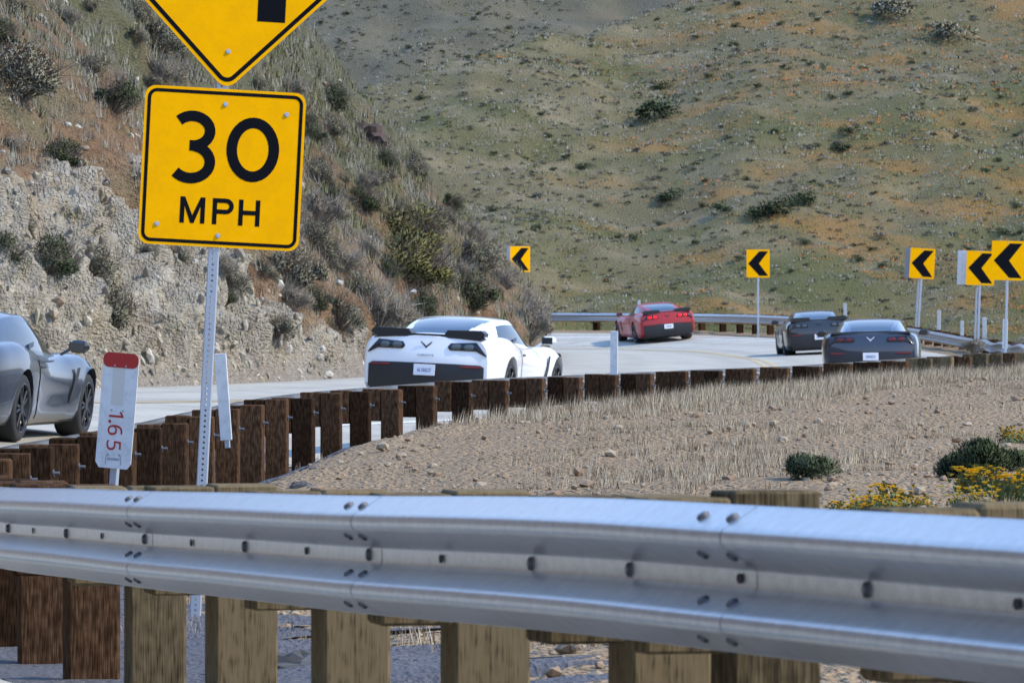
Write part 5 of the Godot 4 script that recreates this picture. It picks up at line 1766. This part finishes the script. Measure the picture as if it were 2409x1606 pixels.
func field_plants(green: Array, olive: Array, straw: Array) -> void:
	var big := thing("shrub", "big dark green broom-like bush beside yellow flowers on the right", "shrub", Transform3D(Basis.IDENTITY, ground_at(3.32, 42.0) + Vector3.DOWN * 0.05), "bushes in the dirt field")
	part(big, "foliage", shrub_mesh(401, 8, 14000, 0.034, 0.0042, [Color(0.035, 0.062, 0.02), Color(0.055, 0.085, 0.03), Color(0.025, 0.045, 0.016)], 1.1, 0.9), M.leaf, Transform3D(Basis.IDENTITY.scaled(Vector3(0.86, 0.74, 0.86)), Vector3.ZERO))
	part(big, "twigs", twig_mesh(402, 16, Color(0.13, 0.10, 0.07)), M.leaf, Transform3D(Basis.IDENTITY.scaled(Vector3.ONE * 0.45), Vector3.ZERO))
	var sm := thing("shrub", "small green bush with pointed leaves just above the guardrail's wooden posts", "shrub", Transform3D(Basis.IDENTITY, ground_at(1.97, 40.0) + Vector3.DOWN * 0.04), "bushes in the dirt field")
	part(sm, "foliage", shrub_mesh(403, 7, 6000, 0.06, 0.0065, [green[1], green[0], Color(0.08, 0.11, 0.05), Color(0.12, 0.15, 0.10)], 0.9, 0.8), M.leaf, Transform3D(Basis.IDENTITY.scaled(Vector3(0.46, 0.46, 0.46)), Vector3.ZERO))
	part(sm, "twigs", twig_mesh(404, 10, Color(0.13, 0.10, 0.07)), M.leaf, Transform3D(Basis.IDENTITY.scaled(Vector3.ONE * 0.3), Vector3.ZERO))
	# yellow flowers: each clump has stems and blossoms
	var stems := []; var blooms := []
	for k in 4:
		var r := RandomNumberGenerator.new()
		r.seed = 500 + k
		var s := MB.new(); var f := MB.new()
		s.colored = true; f.colored = true
		for i in 46:
			var a := r.randf() * TAU
			var p := Vector3(cos(a), 0, sin(a)) * 0.12 * sqrt(r.randf())
			var tip := p + Vector3(r.randfn() * 0.03, r.randf_range(0.07, 0.20), r.randfn() * 0.03)
			var side := Vector3(cos(a + 1.5), 0, sin(a + 1.5)) * 0.003
			s.col = Color(0.10, 0.13, 0.05)
			var b := s.vert(p - side, Vector3.UP); s.vert(p + side, Vector3.UP); s.vert(tip, Vector3.UP)
			s.ix.append_array(PackedInt32Array([b, b + 1, b + 2]))
			for e in 3:
				var q := p.lerp(tip, r.randf()) + Vector3(r.randfn(), 0, r.randfn()) * 0.012
				s.tri(q, q + Vector3(0.02, 0.03, 0.004), q + Vector3(-0.004, 0.034, 0.012))
			f.col = Color(0.92, 0.56, 0.005) * r.randf_range(0.8, 1.1)
			for e in 6:
				var a0 := TAU * e / 6.0; var a1 := TAU * (e + 1) / 6.0
				f.tri(tip + Vector3.UP * 0.004, tip + Vector3(cos(a1) * 0.016, 0.010, sin(a1) * 0.016), tip + Vector3(cos(a0) * 0.016, 0.010, sin(a0) * 0.016))
				f.tri(tip + Vector3.DOWN * 0.006, tip + Vector3(cos(a0) * 0.016, 0.010, sin(a0) * 0.016), tip + Vector3(cos(a1) * 0.016, 0.010, sin(a1) * 0.016))
		stems.append(s.mesh()); blooms.append(f.mesh())
	var spots := [[1.90, 34.2], [2.02, 35.0], [2.14, 34.4], [2.25, 35.2], [2.36, 34.6], [2.02, 33.6], [2.72, 35.0], [2.98, 37.6], [3.10, 37.0], [3.22, 37.4], [3.34, 36.8], [3.12, 36.4], [3.26, 38.6], [3.40, 38.0], [3.02, 38.4], [3.46, 36.6], [3.52, 38.8], [4.22, 49.0], [4.32, 51.0]]
	for i in spots.size():
		var lb: String = "clump of yellow wildflowers in the row left of the big broom-like bush" if i < 7 else ("clump of yellow wildflowers crowded at the foot of the big broom-like bush" if i < 17 else "clump of yellow wildflowers farther up the field at the right edge")
		var o := thing("flower_clump", lb, "flowers", Transform3D(Basis(Vector3.UP, i * 1.7).scaled(Vector3(1.1, 0.72, 1.1) * ((0.75 if i < 7 or i > 16 else 0.95) + 0.12 * (i % 4))), ground_at(spots[i][0], spots[i][1]) + Vector3.DOWN * 0.01), ["yellow flowers left of the bush", "yellow flowers under the bush", "yellow flowers up the field"][0 if i < 7 else (1 if i < 17 else 2)])
		part(o, "stems", stems[i % 4], M.leaf)
		part(o, "blossoms", blooms[i % 4], M.leaf)
	# lumps of broken asphalt and scraps
	var ch := [[0.62, 21.3, 0.16, "flat lump of broken asphalt under the guardrail between two posts"], [-1.62, 45.6, 0.075, "dark asphalt lump lying just above the posts left of the picture's middle"], [-1.66, 49.5, 0.06, "small dark asphalt lump on the dirt at the asphalt edge"], [-0.75, 22.0, 0.12, "broken asphalt lump in the gravel behind the near posts"]]
	for q in ch:
		var m := MB.new()
		m.colored = true
		var r := RandomNumberGenerator.new()
		r.seed = int(q[0] * 100) + 900
		var poly := PackedVector2Array()
		for i in 11: poly.append(Vector2(cos(TAU * i / 11.0) * r.randf_range(0.75, 1.15), sin(TAU * i / 11.0) * r.randf_range(0.75, 1.15)) * q[2])
		# rough slab: rings of points with uneven height
		var ring_rows := []
		for e in [[1.0, -0.3], [1.05, 0.02], [0.97, 0.22], [0.72, 0.30], [0.42, 0.33], [0.0, 0.31]]:
			var row := PackedVector3Array()
			for i in 12:
				var p2: Vector2 = poly[i % 11] * e[0]
				var hh: float = q[2] * (e[1] + (0.09 * sin(i * 2.7 + e[0] * 9.0) if i < 11 and e[0] > 0.0 and e[1] > 0.0 else (0.09 * sin(e[0] * 9.0) if e[1] > 0.0 and e[0] > 0.0 else 0.0)))
				row.append(Vector3(p2.x * 1.25, hh + p2.y * 0.25, -p2.y * 0.7))
			ring_rows.append(row)
		for i in ring_rows.size() - 1:
			for j in 11:
				var k := r.randf_range(0.03, 0.10)
				m.col = Color(k, k * 0.98, k * 0.96)
				m.quad(ring_rows[i][j], ring_rows[i][j + 1], ring_rows[i + 1][j + 1], ring_rows[i + 1][j])
		var o := part(self, "asphalt_lump", m.mesh(), M.stone, Transform3D(Basis.IDENTITY, ground_at(q[0], q[1])))
		tag(o, q[3], "asphalt lump", "broken asphalt lumps")
	for q in [[0.48, 36.5, 0.055, "crumpled white scrap with a dark end lying on the dirt field"]]:
		var m := MB.new()
		m.colored = true
		m.col = Color(0.75, 0.76, 0.78)
		for i in 9:
			var a := i * 0.7
			m.tri(Vector3(cos(a) * q[2], 0.01 + 0.02 * (i % 2), sin(a) * q[2] * 0.5), Vector3(cos(a + 1.4) * q[2], 0.03, sin(a + 1.4) * q[2] * 0.5), Vector3(cos(a + 0.5) * q[2] * 0.3, 0.055 - 0.02 * (i % 3), sin(a) * 0.01))
		m.col = Color(0.02, 0.02, 0.025)
		m.box(Transform3D(Basis(Vector3.UP, 0.4), Vector3(-0.06, 0.03, 0)), Vector3(0.06, 0.04, 0.04), 0.01)
		var o := part(self, "litter", m.mesh(), M.stone, Transform3D(Basis.IDENTITY, ground_at(q[0], q[1])))
		tag(o, q[3], "litter")
	var lm := MB.new()
	lm.colored = true
	lm.col = Color(0.8, 0.8, 0.8)
	for i in 8:
		var a := i * 0.8
		lm.tri(Vector3(cos(a) * 0.08, 0.02 * (i % 3), sin(a) * 0.06), Vector3(cos(a + 1.3) * 0.08, 0.05, sin(a + 1.3) * 0.06), Vector3(0, 0.10 - 0.02 * (i % 2), 0))
	var lo := part(self, "litter", lm.mesh(), M.stone, Transform3D(Basis.IDENTITY, slope_point(322, 0.8)[0] + Vector3(0.05, 0.03, 0.05)))
	tag(lo, "white scrap caught on the bank below the big olive bushes", "litter")
	# pale brush behind the far guardrail
	for q in [[9.1, 0.0, 193.5, 0.95, "pale dry brush behind the far guardrail left of the black car"], [12.9, -0.35, 160.5, 1.0, "pale dry brush at the foot of the fourth chevron's posts"], [12.2, -0.3, 157.0, 0.8, "pale dry brush beside the far guardrail's lowest stretch"], [13.3, -0.3, 152.0, 0.9, "dull brush at the right end of the far guardrail"]]:
		add_shrub("dry", q[4], "dry brush along the far guardrail", Vector3(q[0], q[1], -q[2]), q[3], 0.7)
